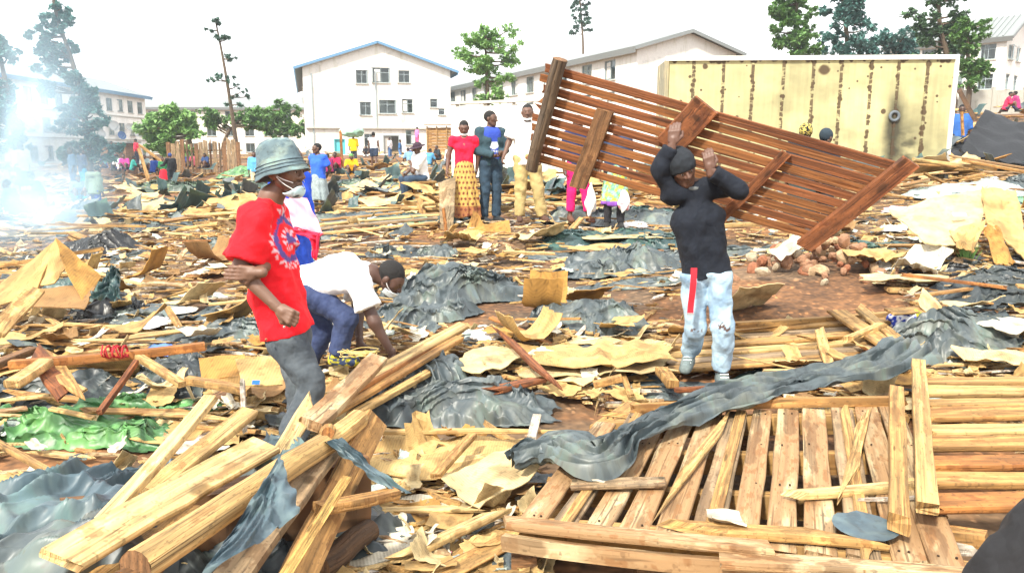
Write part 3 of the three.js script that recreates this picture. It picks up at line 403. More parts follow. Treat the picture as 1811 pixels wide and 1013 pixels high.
// long block down the left side
{
  const L = 38, right = []; for (let s = 0; s < 3; s++) for (let i = 0; i < 13; i++) right.push({ x: 1.3 + i * 2.85, y: .9 + s * 2.95, w: 1.55, h: 1.55, n: 2, curtain: (i * 7 + s * 3) % 4 === 0 ? 1 : 0 });
  const g = block('long white apartment block behind the smoke, rows of windows above satellite dishes', V(-60, -.3, -69), .035, { w: 11, e: 9.3, r: 11.2, L, mat: M.plaster, right, over: .9 });
  for (let s = 1; s < 3; s++) { const m = part('string_course', boxGeo(.12, .14, L - .8, 11.062, s * 2.95 + .35, -L / 2), M.concrete, g); }
  const R = RNG(3), prof = []; for (let i = 0; i <= 7; i++) prof.push(new THREE.Vector2(i / 7 * .52, (i / 7) ** 2 * .13)); const dg = new THREE.LatheGeometry(prof, 20);
  for (const [i, y, k] of [[6, 5.0, 1], [7.6, 5.2, 1.15], [8.2, 3.9, .9], [9.2, 4.9, 1.25], [9.9, 3.8, 1], [10.7, 4.9, .9], [11.4, 4.2, 1.05], [3.4, 4.6, 1.1], [12.6, 4.6, .9], [1.9, 5.0, 1]]) {
    const d = thing('satellite_dish', 'round satellite dish bolted to the long white block', 'satellite dish', g.localToWorld(V(11.12, y, -i * 2.95)), 'satellite dishes on the long block'); d.scale.setScalar(k * 1.05);
    const q = part('dish', dg, R() < .3 ? M.dishBlue : M.steel, d); q.rotation.set(0, 0, -1.25); q.rotation.y = -.6; q.position.set(.35, 0, 0);
    const a = part('mount_arm', tubeGeo([V(0, -.25, 0), V(.2, -.22, 0), V(.36, 0, 0)], .03, 8), M.frame, d); const f = part('feed_horn', tubeGeo([V(.4, -.4, .1), V(.75, -.1, .1), V(.85, .1, .12)], .025, 8), M.frame, d);
  }
}
// far block closing the yard
{
  const left = []; for (let s = 0; s < 3; s++) for (let i = 0; i < 11; i++) left.push({ x: 1.2 + i * 2.9, y: .9 + s * 2.45, w: 1.4, h: 1.35, bar: false });
  const a = at(545, 275, 122); block('far pale apartment block seen through the acacia trees', V(a.x, .5, a.z), Math.PI / 2 + .06, { w: 11, e: 7.7, r: 9.4, L: 34, mat: M.plasterWarm, left, over: .6, trim: M.roofGrey });
}
// right block: gable end and the long side running back to the left
{
  const left = []; for (let s = 0; s < 3; s++) for (let i = 0; i < 14; i++) left.push({ x: 1.6 + i * 3.25, y: .8 + s * 2.15, w: 1.5, h: 1.35, curtain: i % 3 });
  const a = at(1122, 265, 52); const g = block('white apartment block with low gable rising behind the boundary wall', V(a.x, 1.4, a.z), .42, { w: 8.2, e: 6.9, r: 8.1, L: 48, mat: M.plaster, left, over: .5, trim: M.roofGrey });
}
// house on the rise at the right
{
  const a = at(1772, 168, 62); const gable = [{ x: .7, y: 3.0, w: 1.0, h: 1.1, open: [-1, 1] }, { x: 2.9, y: 3.0, w: 1.0, h: 1.1 }, { x: .7, y: .7, w: 1.0, h: 1.2 }, { x: 2.9, y: .7, w: 1, h: 1.2 }], left = [];
  for (let s = 0; s < 2; s++) for (let i = 0; i < 4; i++) left.push({ x: .6 + i * 2.2, y: .7 + s * 2.3, w: 1.1, h: 1.2 });
  block('two storey white house with grey ribbed roof above the concrete fence', V(a.x, a.y - .2, a.z), .75, { name: 'house', w: 7, e: 4.7, r: 6.5, L: 9, mat: M.plaster, gable, left, over: .5, trim: M.roofGrey, ribs: 22 });
}
// boundary wall behind the standing group
{
  const a = at(806, 300, 29), b = at(1190, 300, 25), L = Math.hypot(b.x - a.x, b.z - a.z), g = thing('boundary_wall', 'plain whitewashed boundary wall behind the standing group', 'wall', V(a.x, .3, a.z)); g.rotation.y = Math.atan2(-(b.z - a.z), b.x - a.x);
  const n = 7; for (let i = 0; i < n; i++) part('panel', boxGeo(L / n - .16, 2.95, .18, (i + .5) * L / n, 1.475, 0), M.plaster, g);
  for (let i = 0; i <= n; i++) part('pier', boxGeo(.2, 3.05, .26, i * L / n, 1.525, 0), M.plaster, g); part('coping', boxGeo(L + .3, .08, .34, L / 2, 3.095, 0), M.plasterWarm, g);
}
// concrete panel fence on the rise at the right
{
  const g = thing('concrete_fence', 'grey concrete panel fence below the house on the rise', 'fence', at(1698, 196, 42)); g.position.y -= .3; g.rotation.y = .08;
  for (let i = 0; i < 6; i++) { part('fence_panel', boxGeo(1.62, 1.35, .08, .9 + i * 1.8, .72, 0), M.concrete, g); part('post', boxGeo(.16, 1.55, .18, i * 1.8, .775, 0), M.concrete, g); }
}
// plank and iron fence panels far left, wooden stall by the gable block
{
  const a = at(300, 302, 50), g = thing('board_fence', 'grey weathered board fence in front of the acacia trees', 'fence', a); g.position.y = terr(a.x, a.z);
  for (let i = 0; i < 16; i++) { const m = part('board', PLANKS[i % 14], i % 3 ? W.grey : W.brown, g); lay(m, V(i * .3, 0, LAT[i + 9] * .03), V(i * .3, 1.9 + .3 * LAT[i], 0), .03, .28, Math.PI / 2); }
  for (const y of [.45, 1.5]) part('rail', boxGeo(4.9, .08, .06, 2.3, y, -.07), W.brown, g);
  const b = at(756, 256, 58), s = thing('wooden_stall', 'pale plank market stall beside the gabled block', 'stall', V(b.x, terr(b.x, b.z), b.z)); s.rotation.y = -.15;
  for (let i = 0; i < 9; i++) { const m = part('board', PLANKS[i % 14], i % 2 ? W.tan : W.honey, s); m.scale.set(2.2, .03, .21); m.rotation.x = Math.PI / 2; m.position.set(1.1, .25 + i * .22, LAT[i] * .03); }
  for (const x of [0, .75, 1.5, 2.2]) part('post', boxGeo(.09, 2.25, .08, x, 1.12, .07), W.tan, s); const r = part('stall_roof', boxGeo(2.6, .06, 1.5, 1.1, 2.32, -.5), W.grey, s); r.rotation.x = .04;
  for (const x of [0, 2.2]) part('side_board', boxGeo(.06, 2.1, 1.2, x, 1.05, -.62), W.tan, s);
}

// ---------------------------------------------------------------- the container
{
  const TLc = at(1180, 98, 15.7), TRc = at(1695, 102, 15.5), w = TRc.x - TLc.x - .06, h = 2.62, y1 = (TLc.y + TRc.y) / 2, g = thing('shipping_container', 'tan steel container with rust dotted seams standing behind the wreckage', 'container', V(TLc.x, y1 - h, TLc.z)); g.rotation.y = -.05;
  const seams = [49, 103, 156, 211, 264, 314, 367, 415, 466].map((p) => p / 515), dots = [], R = RNG(12);
  for (const s of seams) { const n = 30 + R() * 26; for (let i = 0; i < n; i++) dots.push([s + (R() - .5) * .007, .06 + R() * .94, .003 + R() * R() * .0075]); }
  for (let i = 0; i < 60; i++) dots.push([R(), R(), .0025 + R() * R() * .008]); for (let i = 0; i < 70; i++) dots.push([R(), .965 + R() * .035, .004 + R() * .008]); for (const d of [[.645, .18, .03], [.595, .06, .03], [.57, .3, .025], [.55, .9, .018]]) dots.push(d);
  const rust = new Float32Array(1024 * 512);
  for (const [a, b, r] of dots) for (let j = Math.max(0, Math.floor((b - r * 4) * 512)); j < Math.min(512, (b + r * 4) * 512); j++) for (let i = Math.max(0, Math.floor((a - r * 2) * 1024)); i < Math.min(1024, (a + r * 2) * 1024); i++) { const u = i / 1024, v = j / 512, q = Math.hypot(u - a, (v - b) * .47); if (q < r * 1.7) rust[j * 1024 + i] = Math.max(rust[j * 1024 + i], 1 - sst(.75, 1.25, q / r + .35 * (pf(u, v, 70, 40, 2) - .5))); }
  const map = dataTex(1024, 512, (u, v) => {
    const f = pf(u, v, 8, 5, 5), streak = pf(u, v, 90, 3, 4), bl = sst(.5, .66, pf(u + .3, v, 5, 3, 5)); let k = .95 + .3 * (f - .5) + .14 * (streak - .5) - .10 * bl, ru = 0;
    ru = rust[Math.floor(v * 512 + .01) * 1024 + Math.floor(u * 1024 + .01)];
    for (const s of seams) { const q = Math.abs(u - s); if (q < .0055) ru = Math.max(ru, sst(.36, .55, pf(u, v, 40, 60, 3)) * .85); }
    const so = Math.exp(-(((u - .805) / .028) ** 2) - (((v - .44) / .26) ** 2)) * (.5 + pf(u, v, 20, 20, 4)) + .8 * Math.exp(-(((u - .86) / .045) ** 2) - (((v - .3) / .16) ** 2)) * sst(.35, .7, pf(u, v, 14, 10, 4)), dirt = sst(.3, .02, v + .12 * (pf(u, v, 12, 6, 4) - .5)) * .5;
    k *= 1 - clamp(so, 0, .8) * .75; let c = [.76 * k, .73 * k, .54 * k]; c = c.map((q, i) => lerp(q, [.28, .21, .13][i], ru * .88)); return c.map((q, i) => lerp(q, [.42, .33, .22][i], dirt));
  }, true);
  const side = std([1, 1, 1], { map, roughness: .62, bumpMap: creaseBump, bumpScale: .004 }), paint = std([.56, .51, .33], { map: dustMap, roughness: .6 });
  const face = new THREE.PlaneGeometry(w, h, 60, 24); { const p = face.attributes.position; for (let i = 0; i < p.count; i++) p.setZ(i, .012 * noise(p.getX(i) * 1.3, p.getY(i) * 1.3, 4)); face.computeVertexNormals(); }
  const b = part('body', boxGeo(w - .06, h - .04, 1.5, w / 2, h / 2, -.795), paint, g), f = part('side_sheet', face, side, g); f.position.set(w / 2, h / 2, .004);
  for (const s of seams) { const rg = boxGeo(.05, h - .14, .008, w * s, h / 2, .014), ru = rg.attributes.uv, rp = rg.attributes.position; for (let i = 0; i < ru.count; i++) ru.setXY(i, rp.getX(i) / w, rp.getY(i) / h); part('seam_rib', rg, side, g); }
  part('top_rail', boxGeo(w + .06, .085, .1, w / 2, h - .03, .01), M.trimPale || (M.trimPale = std([.80, .80, .74], { roughness: .5 })), g); part('bottom_rail', boxGeo(w + .04, .12, .08, w / 2, .06, .02), paint, g);
  for (const x of [0, w]) part('corner_post', boxGeo(.07, h - .06, .09, x, h / 2 - .03, .012), x ? M.trimPale : paint, g);
  const hole = part('vent_flange', new THREE.TorusGeometry(.085, .03, 8, 18), M.roofDark, g); hole.position.set(w * .803, h * .56, .03);
}

// ---------------------------------------------------------------- trees
const leafMat = (r, g, b) => new THREE.MeshPhysicalMaterial({ color: lin(r, g, b), roughness: .8, side: THREE.DoubleSide, transmission: .3, thickness: 0 });
const LF = { green: leafMat(.13, .28, .06), dark: leafMat(.07, .16, .06), bluish: leafMat(.09, .24, .21), light: leafMat(.24, .44, .12), pine: leafMat(.07, .17, .12) };
function tree(label, D, trunkPts, r0, clumps, mat, o = {}) {           // trunkPts and clumps measured in the photograph at distance D: [px, py] and [px, py, r px, n]
  const R = RNG(o.seed || 1), k = D / FOC, P = trunkPts.map(([x, y]) => at(x, y, D)); P[0].y = Math.min(P[0].y, terr(P[0].x, P[0].z)) - .1;
  const g = thing(o.name || 'tree', label, 'tree', P[0].clone(), o.group), O = P[0], cur = new THREE.CatmullRomCurve3(P.map((p) => p.clone().sub(O)));
  const tg = (pts, ra, rb, seg = 14) => { const q = new THREE.TubeGeometry(new THREE.CatmullRomCurve3(pts), seg, 1, 7), c = new THREE.CatmullRomCurve3(pts), p = q.attributes.position; for (let i = 0; i <= seg; i++) { const m = c.getPointAt(i / seg), r = lerp(ra, rb, i / seg); for (let j = 0; j <= 7; j++) { const n = i * 8 + j; p.setXYZ(n, m.x + (p.getX(n) - m.x) * r, m.y + (p.getY(n) - m.y) * r, m.z + (p.getZ(n) - m.z) * r); } } q.computeVertexNormals(); return q; };
  part('trunk', tg(P.map((p) => p.clone().sub(O)), r0, r0 * .3, 20), M.bark, g);
  const limbs = [], pos = [], idx = []; const size = (o.leaf || .3);
  for (const [px, py, r, n0 = 160, fl = .7] of clumps) {
    const n = Math.round(n0 * 2.6);
    const c = at(px, py, D).sub(O), rr = r * k; c.z += (R() - .5) * rr * (o.deep ?? 1.6);
    let best = 0, bd_ = 1e9; for (let t = 0; t <= 20; t++) { const q = cur.getPoint(t / 20), d = q.distanceTo(c) + (q.y > c.y ? 3 : 0); if (d < bd_) { bd_ = d; best = t / 20; } }
    const q = cur.getPoint(best), m = q.clone().lerp(c, .55); m.y -= rr * .15; if (bd_ > rr * .4) limbs.push(tg([q, m, c], Math.min(r0 * .45, .05 + bd_ * .02), .02, 6));
    const subs = Array.from({ length: Math.max(3, Math.round(n / 26)) }, () => { const a = R() * 6.283, e = Math.acos(2 * R() - 1), f = rr * Math.cbrt(R()); return V(c.x + f * Math.sin(e) * Math.cos(a), c.y + f * Math.cos(e) * fl, c.z + f * Math.sin(e) * Math.sin(a)); });
    for (let i = 0; i < n; i++) { const s = subs[i % subs.length], w = rr * .34, x = s.x + (R() + R() - 1) * w, y = s.y + (R() + R() - 1) * w * .75, z = s.z + (R() + R() - 1) * w, a = R() * 6.283, t = (R() - .3) * 1.6, l = size * .82 * (.6 + .8 * R()), b = l * (o.thin || .55), ux = Math.cos(a) * Math.cos(t), uy = -Math.sin(t), uz = Math.sin(a) * Math.cos(t), vx = -Math.sin(a), vz = Math.cos(a), j = pos.length / 3; pos.push(x - ux * l / 2, y - uy * l / 2, z - uz * l / 2, x + vx * b / 2, y + .06 * l, z + vz * b / 2, x + ux * l / 2, y + uy * l / 2, z + uz * l / 2, x - vx * b / 2, y - .03 * l, z - vz * b / 2); idx.push(j, j + 1, j + 2, j, j + 2, j + 3); }
  }
  if (limbs.length) part('branches', mergeGeometries(limbs), M.bark, g); part('crown', geoOf(pos, idx), mat, g); return g;
}
const fill = (R, x0, x1, y0, y1, n, r, m, inside) => { const out = []; while (out.length < n) { const x = lerp(x0, x1, R()), y = lerp(y0, y1, R()); if (inside((x - x0) / (x1 - x0), (y - y0) / (y1 - y0))) out.push([x, y, r * (.7 + .6 * R()), m]); } return out; };
tree('tall loose crowned tree standing in the smoke before the long block', 40, [[158, 300], [152, 230], [130, 120], [100, 30], [88, -30]], .2, [...fill(RNG(21), 68, 190, 150, 282, 26, 18, 70, (u, v) => Math.abs(u - .55 - .15 * v) < .22 + .25 * v), ...fill(RNG(22), 62, 145, -10, 165, 24, 15, 60, (u, v) => Math.abs(u - .45) < .2 + .35 * v)], LF.bluish, { leaf: .42, seed: 5 });
tree('bluish tree half hidden by smoke behind the burning heap', 36, [[42, 330], [34, 260], [10, 150], [-10, 60]], .2, fill(RNG(23), -40, 40, 66, 262, 24, 18, 70, (u, v) => Math.abs(u - .45) < .25 + .25 * v), LF.bluish, { leaf: .4, seed: 6 });
tree('tall bare stemmed pine with sparse tufts beside the acacias', 62, [[422, 290], [408, 190], [393, 100], [380, 34]], .2, [[382, 38, 12, 60], [390, 66, 12, 50], [372, 52, 8, 26], [402, 70, 7, 24], [404, 100, 12, 46], [412, 104, 7, 20], [386, 136, 11, 40], [375, 140, 8, 26], [408, 140, 10, 30], [421, 152, 7, 20], [440, 170, 7, 20], [412, 170, 8, 22], [400, 182, 7, 18], [424, 184, 8, 22], [432, 160, 6, 14]], LF.pine, { leaf: .5, thin: .3, seed: 7, name: 'pine_tree' });
tree('broad flat topped acacia with bright green crown near the board fence', 60, [[338, 292], [336, 262], [330, 236], [318, 212]], .3, [...fill(RNG(31), 256, 368, 184, 266, 34, 17, 120, (u, v) => v > .15 + .9 * Math.abs(u - .42) * Math.abs(u - .42) * 2 && !(v > .75 && u > .6)), [300, 190, 14, 90], [280, 206, 14, 90], [330, 270, 18, 120], [352, 272, 14, 90], [272, 258, 14, 90]], LF.light, { leaf: .45, seed: 8, name: 'acacia_tree' });
tree('spreading thin crowned acacia leaning over the far block', 66, [[392, 292], [394, 262], [402, 236], [420, 214]], .26, fill(RNG(32), 362, 466, 190, 226, 22, 14, 90, (u, v) => v > .7 * Math.abs(u - .5)), LF.green, { leaf: .45, seed: 9, name: 'acacia_tree' });
tree('rounded green tree tucked against the gabled block', 76, [[512, 282], [508, 250], [500, 222], [492, 204]], .28, fill(RNG(33), 452, 540, 184, 252, 26, 15, 100, (u, v) => (u - .5) ** 2 + (v - .5) ** 2 < .25), LF.green, { leaf: .5, seed: 10 });
tree('pale feathery tree rising between gabled block and boundary wall', 52, [[862, 215], [862, 170], [860, 120], [858, 70]], .22, [...fill(RNG(34), 812, 910, 50, 190, 40, 16, 85, (u, v) => Math.abs(u - .5) < .5 - .3 * Math.abs(v - .35))], LF.light, { leaf: .36, thin: .4, seed: 11 });
tree('slim tall pine standing behind the right apartment block', 90, [[1034, 130], [1031, 70], [1028, 30], [1025, -12]], .26, Array.from({ length: 15 }, (_, i) => [1026 + (i % 2 ? 1 : -1) * (4 + (i % 5) * 2) + i * .3, -8 + i * 4.6, 8.5 + (i % 3), 46, .35]), LF.pine, { leaf: .55, thin: .35, seed: 12, name: 'pine_tree' });
tree('dark bushy gum tree rising above the container, first of three', 48, [[1410, 140], [1410, 90], [1408, 40], [1412, -20]], .28, fill(RNG(35), 1368, 1452, -20, 100, 34, 15, 110, (u, v) => Math.abs(u - .5) < .3 + .2 * v), LF.green, { leaf: .34, seed: 13 });
tree('bluish gum tree above the container beside a lower thicket', 52, [[1500, 140], [1500, 90], [1496, 40], [1490, -20]], .28, fill(RNG(36), 1452, 1546, -20, 100, 34, 15, 105, (u, v) => Math.abs(u - .5) < .32 + .18 * v), LF.bluish, { leaf: .36, seed: 14 });
tree('low rounded blue green tree peeping over the container edge', 56, [[1586, 140], [1586, 110], [1586, 80]], .2, fill(RNG(37), 1540, 1630, 52, 112, 24, 14, 100, (u, v) => (u - .5) ** 2 + (v - .6) ** 2 < .22), LF.bluish, { leaf: .38, seed: 15 });
tree('tall dark gum tree above the container corner', 44, [[1690, 190], [1682, 120], [1664, 50], [1660, -20]], .26, [...fill(RNG(38), 1620, 1716, -20, 118, 36, 16, 110, (u, v) => Math.abs(u - .45) < .3 + .2 * v)], LF.dark, { leaf: .32, seed: 16 });
tree('narrow green tree between the container and the white house', 40, [[1712, 196], [1716, 140], [1712, 80], [1716, 34]], .16, fill(RNG(39), 1680, 1752, 32, 152, 26, 13, 95, (u, v) => Math.abs(u - .5 - .1 * v) < .26 + .16 * v), LF.green, { leaf: .28, seed: 17 });
// ---------------------------------------------------------------- the big pallet in the foreground
const U = (p, dy) => V(p.x, p.y + dy, p.z);
{
  const H = .25, FL = ground(915, 925, H), FR = ground(1722, 1012, H), BR = ground(1598, 722, H), BL = ground(1062, 738, H), g = thing('wooden_pallet', 'big dusty slatted wooden pallet lying flat under the long grey plastic', 'pallet', FL.clone().setY(0));
  const q = (u, v, dy = 0) => U(FL.clone().lerp(FR, u).lerp(BL.clone().lerp(BR, u), v), dy), R = RNG(77), n = 12;
  for (let i = 0; i < n; i++) { const u = (i + .5) / n + (R() - .5) * .012, w = .095 + R() * .022, dv = i === 0 ? .1 : 0; slat(g, q(u + (R() - .5) * .012, -.01 + R() * .015), q(u + (R() - .5) * .012, 1.005 - dv), w, .022, [W.dusty, W.grey, W.dusty, W.dusty][i % 4], { long: true, v: i }); if (i % 4 === 1) slat(g, q(u + .004, .0, .022), q(u + .01, .98, .022), w * .45, .01, W.tan, { v: i }); }
  for (const v of [.04, .36, .66, .96]) slat(g, q(-.01, v, -.062), q(1.01, v, -.062), .06, .1, W.tan, { name: 'bearer', roll: 0, long: true });
  slat(g, q(-.02, -.035, .02), q(.6, -.03, .03), .075, .03, W.dusty, { name: 'rail', long: true }); slat(g, q(.5, -.075, -.0), q(1.02, -.03, .012), .08, .03, W.dusty, { name: 'rail', long: true }); slat(g, q(-.02, -.06, -.045), q(.62, -.055, -.03), .035, .06, W.dusty, { name: 'rail', long: true, v: 2 });
  slat(g, q(.1, 1.03, .03), q(1, 1.015, .03), .035, .05, W.honey, { name: 'rail', long: true });
  for (const [u, v] of [[.02, .0], [.33, .0], [.66, 0], [.98, 0], [.02, .97], [.5, .97], [.98, .97]]) slat(g, q(u, v, -.19), q(u, v, -.105), .09, .1, W.brown, { name: 'block' });
  const nail = new THREE.CylinderGeometry(.0045, .0045, .006, 7); for (let i = 0; i < n; i++) for (const v of [.04, .36, .66, .96]) for (const du of [-.012, .012]) { if (LAT[i * 19 + Math.round(v * 40) + (du > 0 ? 7 : 0)] < .35) continue; const m = part('nail_head', nail, W.dark, g); m.position.copy(q((i + .5) / n + du * (.6 + LAT[i + 50]), v + .012 * (LAT[i * 3 + 90] - .5), .0135).sub(g.position)); }
  // loose bits lying on it
  const L = (a, b, w, t, m, lab, o) => board(lab, q(a[0], a[1], .035 + (o?.h || 0)), q(b[0], b[1], .035 + (o?.h || 0)), w, t, m, { split: true, ...o });
  L([.78, .34], [.86, .86], .05, .02, W.pale, 'split pale slat standing out along one gap of the big pallet');
  L([.34, .22], [.43, .82], .045, .02, W.pale, 'narrow broken batten with pinkish end on the big pallet');
  L([.08, .24], [.32, .3], .085, .018, W.grey, 'flat grey board offcut lying across the big pallet corner', { split: false });
  L([.64, .26], [.98, .38], .05, .028, W.cream, 'pale splintered batten lying across the big pallet');
  L([.42, .02], [.76, .045], .07, .03, W.tan, 'broken batten end lying near the round slate disc');
  L([.83, .26], [.98, .3], .016, .012, W.white, 'thin white stick lying on the big pallet');
  const d = q(.8, .1, .03), dm = top('plastic_disc', sheetGeo(18, 6, 0, (u, v) => { const a = u * 6.283, r = (v * .8 + .2 * v) * .11 * (1 + .06 * noise(Math.cos(a) * 2, Math.sin(a) * 2)); return [Math.cos(a) * r, .008 * noise(Math.cos(a) * r * 20, Math.sin(a) * r * 20) + .02, Math.sin(a) * r]; }, .9), T.blue, 'flat slate blue round piece of plastic on the big pallet', 'plastic piece'); dm.position.copy(d);
  for (const [u, v, k] of [[.5, .06, 1], [.14, .3, .7]]) { const p = top('cardboard_scrap', cardGeo(Math.round(u * 90), .16 * k, .12 * k, { fold: .5, crumple: .02 }), K.white, k === 1 ? 'small torn white scrap on the pallet rail' : 'small white paper scrap in a pallet gap', 'scrap'); p.position.copy(q(u, v, .03)); p.rotation.y = u * 9; }
}
// panel of stacked boards on the right
{
  const FL = ground(1650, 912, .3), BL = ground(1632, 668, .34), dir = V(1.25, -.02, -.05), g = thing('slatted_panel', 'tilted panel of close set rough boards resting on the pallet edge', 'panel', FL.clone()), n = 9;
  const q = (v, u, dy = 0) => U(FL.clone().lerp(BL, v).addScaledVector(dir, u), dy), mats = [W.orange, W.honey, W.orange, W.honey, W.pale, W.honey, W.tan, W.pale, W.tan, W.pale];
  for (let i = 0; i < n; i++) { const v = (i + .5) / n; slat(g, q(v, .0, i % 2 * .012), q(v + .01 * Math.sin(i * 5), 1.1, .01 + (i % 3) * .012), .084 + .018 * LAT[i + 40], .03, mats[i], { name: 'board', long: true, v: i, roll: .2 + .14 * Math.sin(i * 3) }); }
  slat(g, q(-.03, -.02, .055), q(1.06, -.02, .055), .075, .05, W.pale, { name: 'frame_rail', long: true, v: 1 }); slat(g, q(-.06, -.1, .02), q(.82, -.12, .02), .07, .06, W.tan, { name: 'frame_rail', long: true, v: 3 });
  for (const u of [.5, 1.0]) slat(g, q(0, u, -.06), q(1, u, -.06), .07, .06, W.brown, { name: 'bearer' });
  board('yellow brown board poking out below the tilted panel', ground(1605, 935, .2), ground(1745, 955, .24), .07, .05, W.honey); board('whitened board end under the tilted panel', ground(1618, 962, .2), ground(1735, 968, .2), .06, .04, W.white);
}
// black bag in the corner nearest the photographer
{
  const p = at(1850, 1010, 2.05), f = (x, y, z) => Math.hypot(x / 1.1, Math.max(0, Math.abs(y) - .16), z / .8) - .2 + .02 * noise(x * 9, y * 9, z * 9) + .012 * noise(x * 22, y * 20, z * 22), m = top('black_bag', net(f, [-.35, -.45, -.3], [.35, .45, .3], .02, () => [.012, .012, .014]), M.vc, 'bulging black cloth bag beside the tilted panel', 'bag'); m.position.set(p.x, .36, p.z); m.rotation.z = -.5;
  board('short plank under the black bag', V(p.x - .25, .1, p.z - .1), V(p.x + .4, .1, p.z + .1), .2, .06, W.dark);
}
// ---------------------------------------------------------------- long grey plastic trailing over the pallet
swag('long twisted grey plastic sheet trailing from the pallet corner up to the right', [ground(905, 838, .2), ground(985, 812, .26), ground(1050, 838, .28), ground(1110, 800, .28), ground(1200, 752, .28), ground(1310, 712, .25), ground(1430, 690, .22), ground(1540, 668, .25), ground(1612, 640, .3)], [.14, .3, .3, .16, .2, .34, .3, .34, .44], [.02, .05, .06, .05, .03, .02, .02, .06, .12], T.slate, { n: 150, seed: 3 });
tarp('crumpled slate plastic heap where the long sheet ends', 1660, 615, .5, .38, .2, .55, T.slate, { N: 100, amp: 1.3 });
tarp('thin grey plastic spread flat behind the pallet rail', 1160, 690, .55, .22, .1, .06, T.slate, { seed: 4 });
tarp('small dark plastic scrap hanging between the pallet corner slats', 960, 862, .16, .14, .5, .05, T.slate, { lift: .05, seed: 8 });
tarp('slate plastic folded over the boards at the right edge', 1790, 520, .8, .32, -.1, .18, T.dark, { seed: 9, amp: 1.2 });
tarp('loose slate plastic draped behind the crumpled heap', 1740, 585, .45, .3, -.5, .16, T.slate, { seed: 10, amp: 1.2 });

// ---------------------------------------------------------------- foreground heap of timber at the left
makeLog('long peeled pole with a knot lying on top of the timber heap', at(238, 1004, 1.82), at(634, 742, 3.15), .048, .046, W.pale, W.brown, { seed: 3, name: 'pole' });
{ const a = at(578, 764, 2.86), k = makeLog('short stub', a, a.clone().add(V(.015, .012, .045)), .03, .024, W.tan, W.orange, { parent: scene.children[scene.children.length - 1], partName: 'knot', seed: 9 }); }
board('broad cream plank slanting down beside the peeled pole', at(105, 992, 1.78), at(468, 788, 2.75), .125, .026, W.cream, { long: true, roll: .35, v: 0 });
board('narrow pale plank with a rusty patch leaning out of the blue plastic', at(160, 945, 2.0), at(372, 704, 2.75), .055, .025, W.cream, { long: true, v: 1 });
board('pale squared batten lying beside the broad cream plank', at(262, 870, 2.35), at(440, 728, 3.05), .075, .03, W.pale, { v: 5, roll: .2 });
board('thick rough brown beam propped up under the timber heap', at(548, 752, 3.1), at(668, 634, 4.3), .11, .045, W.dusty, { long: true, v: 2, roll: .3 });
board('dark weathered beam under the blue plastic flap', at(390, 1050, 2.0), at(582, 790, 2.9), .11, .04, W.grey, { long: true, v: 3, roll: .2 });
board('orange brown board on edge at the front of the timber heap', at(505, 1060, 2.15), at(664, 742, 3.3), .13, .035, W.honey, { long: true, roll: 1.0, v: 4 });
board('thin yellow lath resting against the orange board', at(495, 1030, 1.93), at(612, 846, 2.5), .035, .02, W.yellow, { v: 6, roll: .6 });
board('short honey board jutting sideways from the timber heap', at(560, 900, 2.5), at(700, 872, 2.75), .06, .035, W.honey, { v: 1 });
board('pale split board wedged behind the peeled pole', at(480, 830, 2.75), at(548, 716, 3.3), .07, .03, W.cream, { split: true, roll: .5 });
board('brown plank lying under the broad cream plank', at(150, 1050, 1.85), at(330, 900, 2.4), .1, .03, W.tan, { long: true, v: 2 });
board('splintered white topped stake standing in the timber heap', at(432, 762, 3.3), at(428, 676, 3.3), .018, .02, W.white, { split: true });
makeLog('dark round log end lying at the foot of the heap', at(562, 1004, 2.55), at(652, 938, 2.9), .05, .048, W.dark, W.brown, { seed: 5 });
makeLog('thick cut log butt sticking out under the pole', at(215, 1040, 1.8), at(300, 960, 2.02), .045, .044, W.brown, W.orange, { seed: 7 });
flap('blue grey plastic flap hanging over the peeled pole', [at(502, 790, 2.42), at(536, 895, 2.2), at(345, 1030, 1.75), at(430, 905, 2.08)], T.blue, { amp: .022, seed: 2 });
flap('pointed blue plastic flap hanging off the end of the heap', [at(575, 780, 2.75), at(606, 772, 2.8), at(728, 872, 2.85), at(690, 862, 2.72)], T.blue, { amp: .02, seed: 4 });
flap('dark blue plastic tucked between the poles', [at(470, 760, 3.1), at(560, 772, 2.95), at(540, 800, 2.8), at(425, 800, 2.7)], T.blue, { amp: .03, seed: 6 });
flap('large blue grey plastic sheet draped over the near timber', [at(-40, 842, 2.6), at(306, 776, 3.05), at(300, 880, 2.5), at(-60, 960, 2.05)], T.blue, { amp: .065, seed: 11, N: 80, sag: -.04 });
flap('dark fold of plastic hanging down at the picture heap edge', [at(-60, 930, 2.05), at(300, 870, 2.45), at(330, 1040, 2.0), at(-60, 1090, 1.7)], T.slate, { amp: .06, seed: 13, N: 80, sag: -.14 });
tarp('slate plastic underlay spread below the near timber heap', 330, 960, 1.0, .75, .5, .32, T.dark, { seed: 15 });
board('thin stick poking in from the side over green plastic', at(-30, 770, 3.6), at(84, 834, 3.1), .03, .025, W.tan);
// support under the heap
board('hidden cross timber carrying the heap', at(120, 960, 2.5), at(640, 860, 3.0), .14, .3, W.brown, { long: true }); 
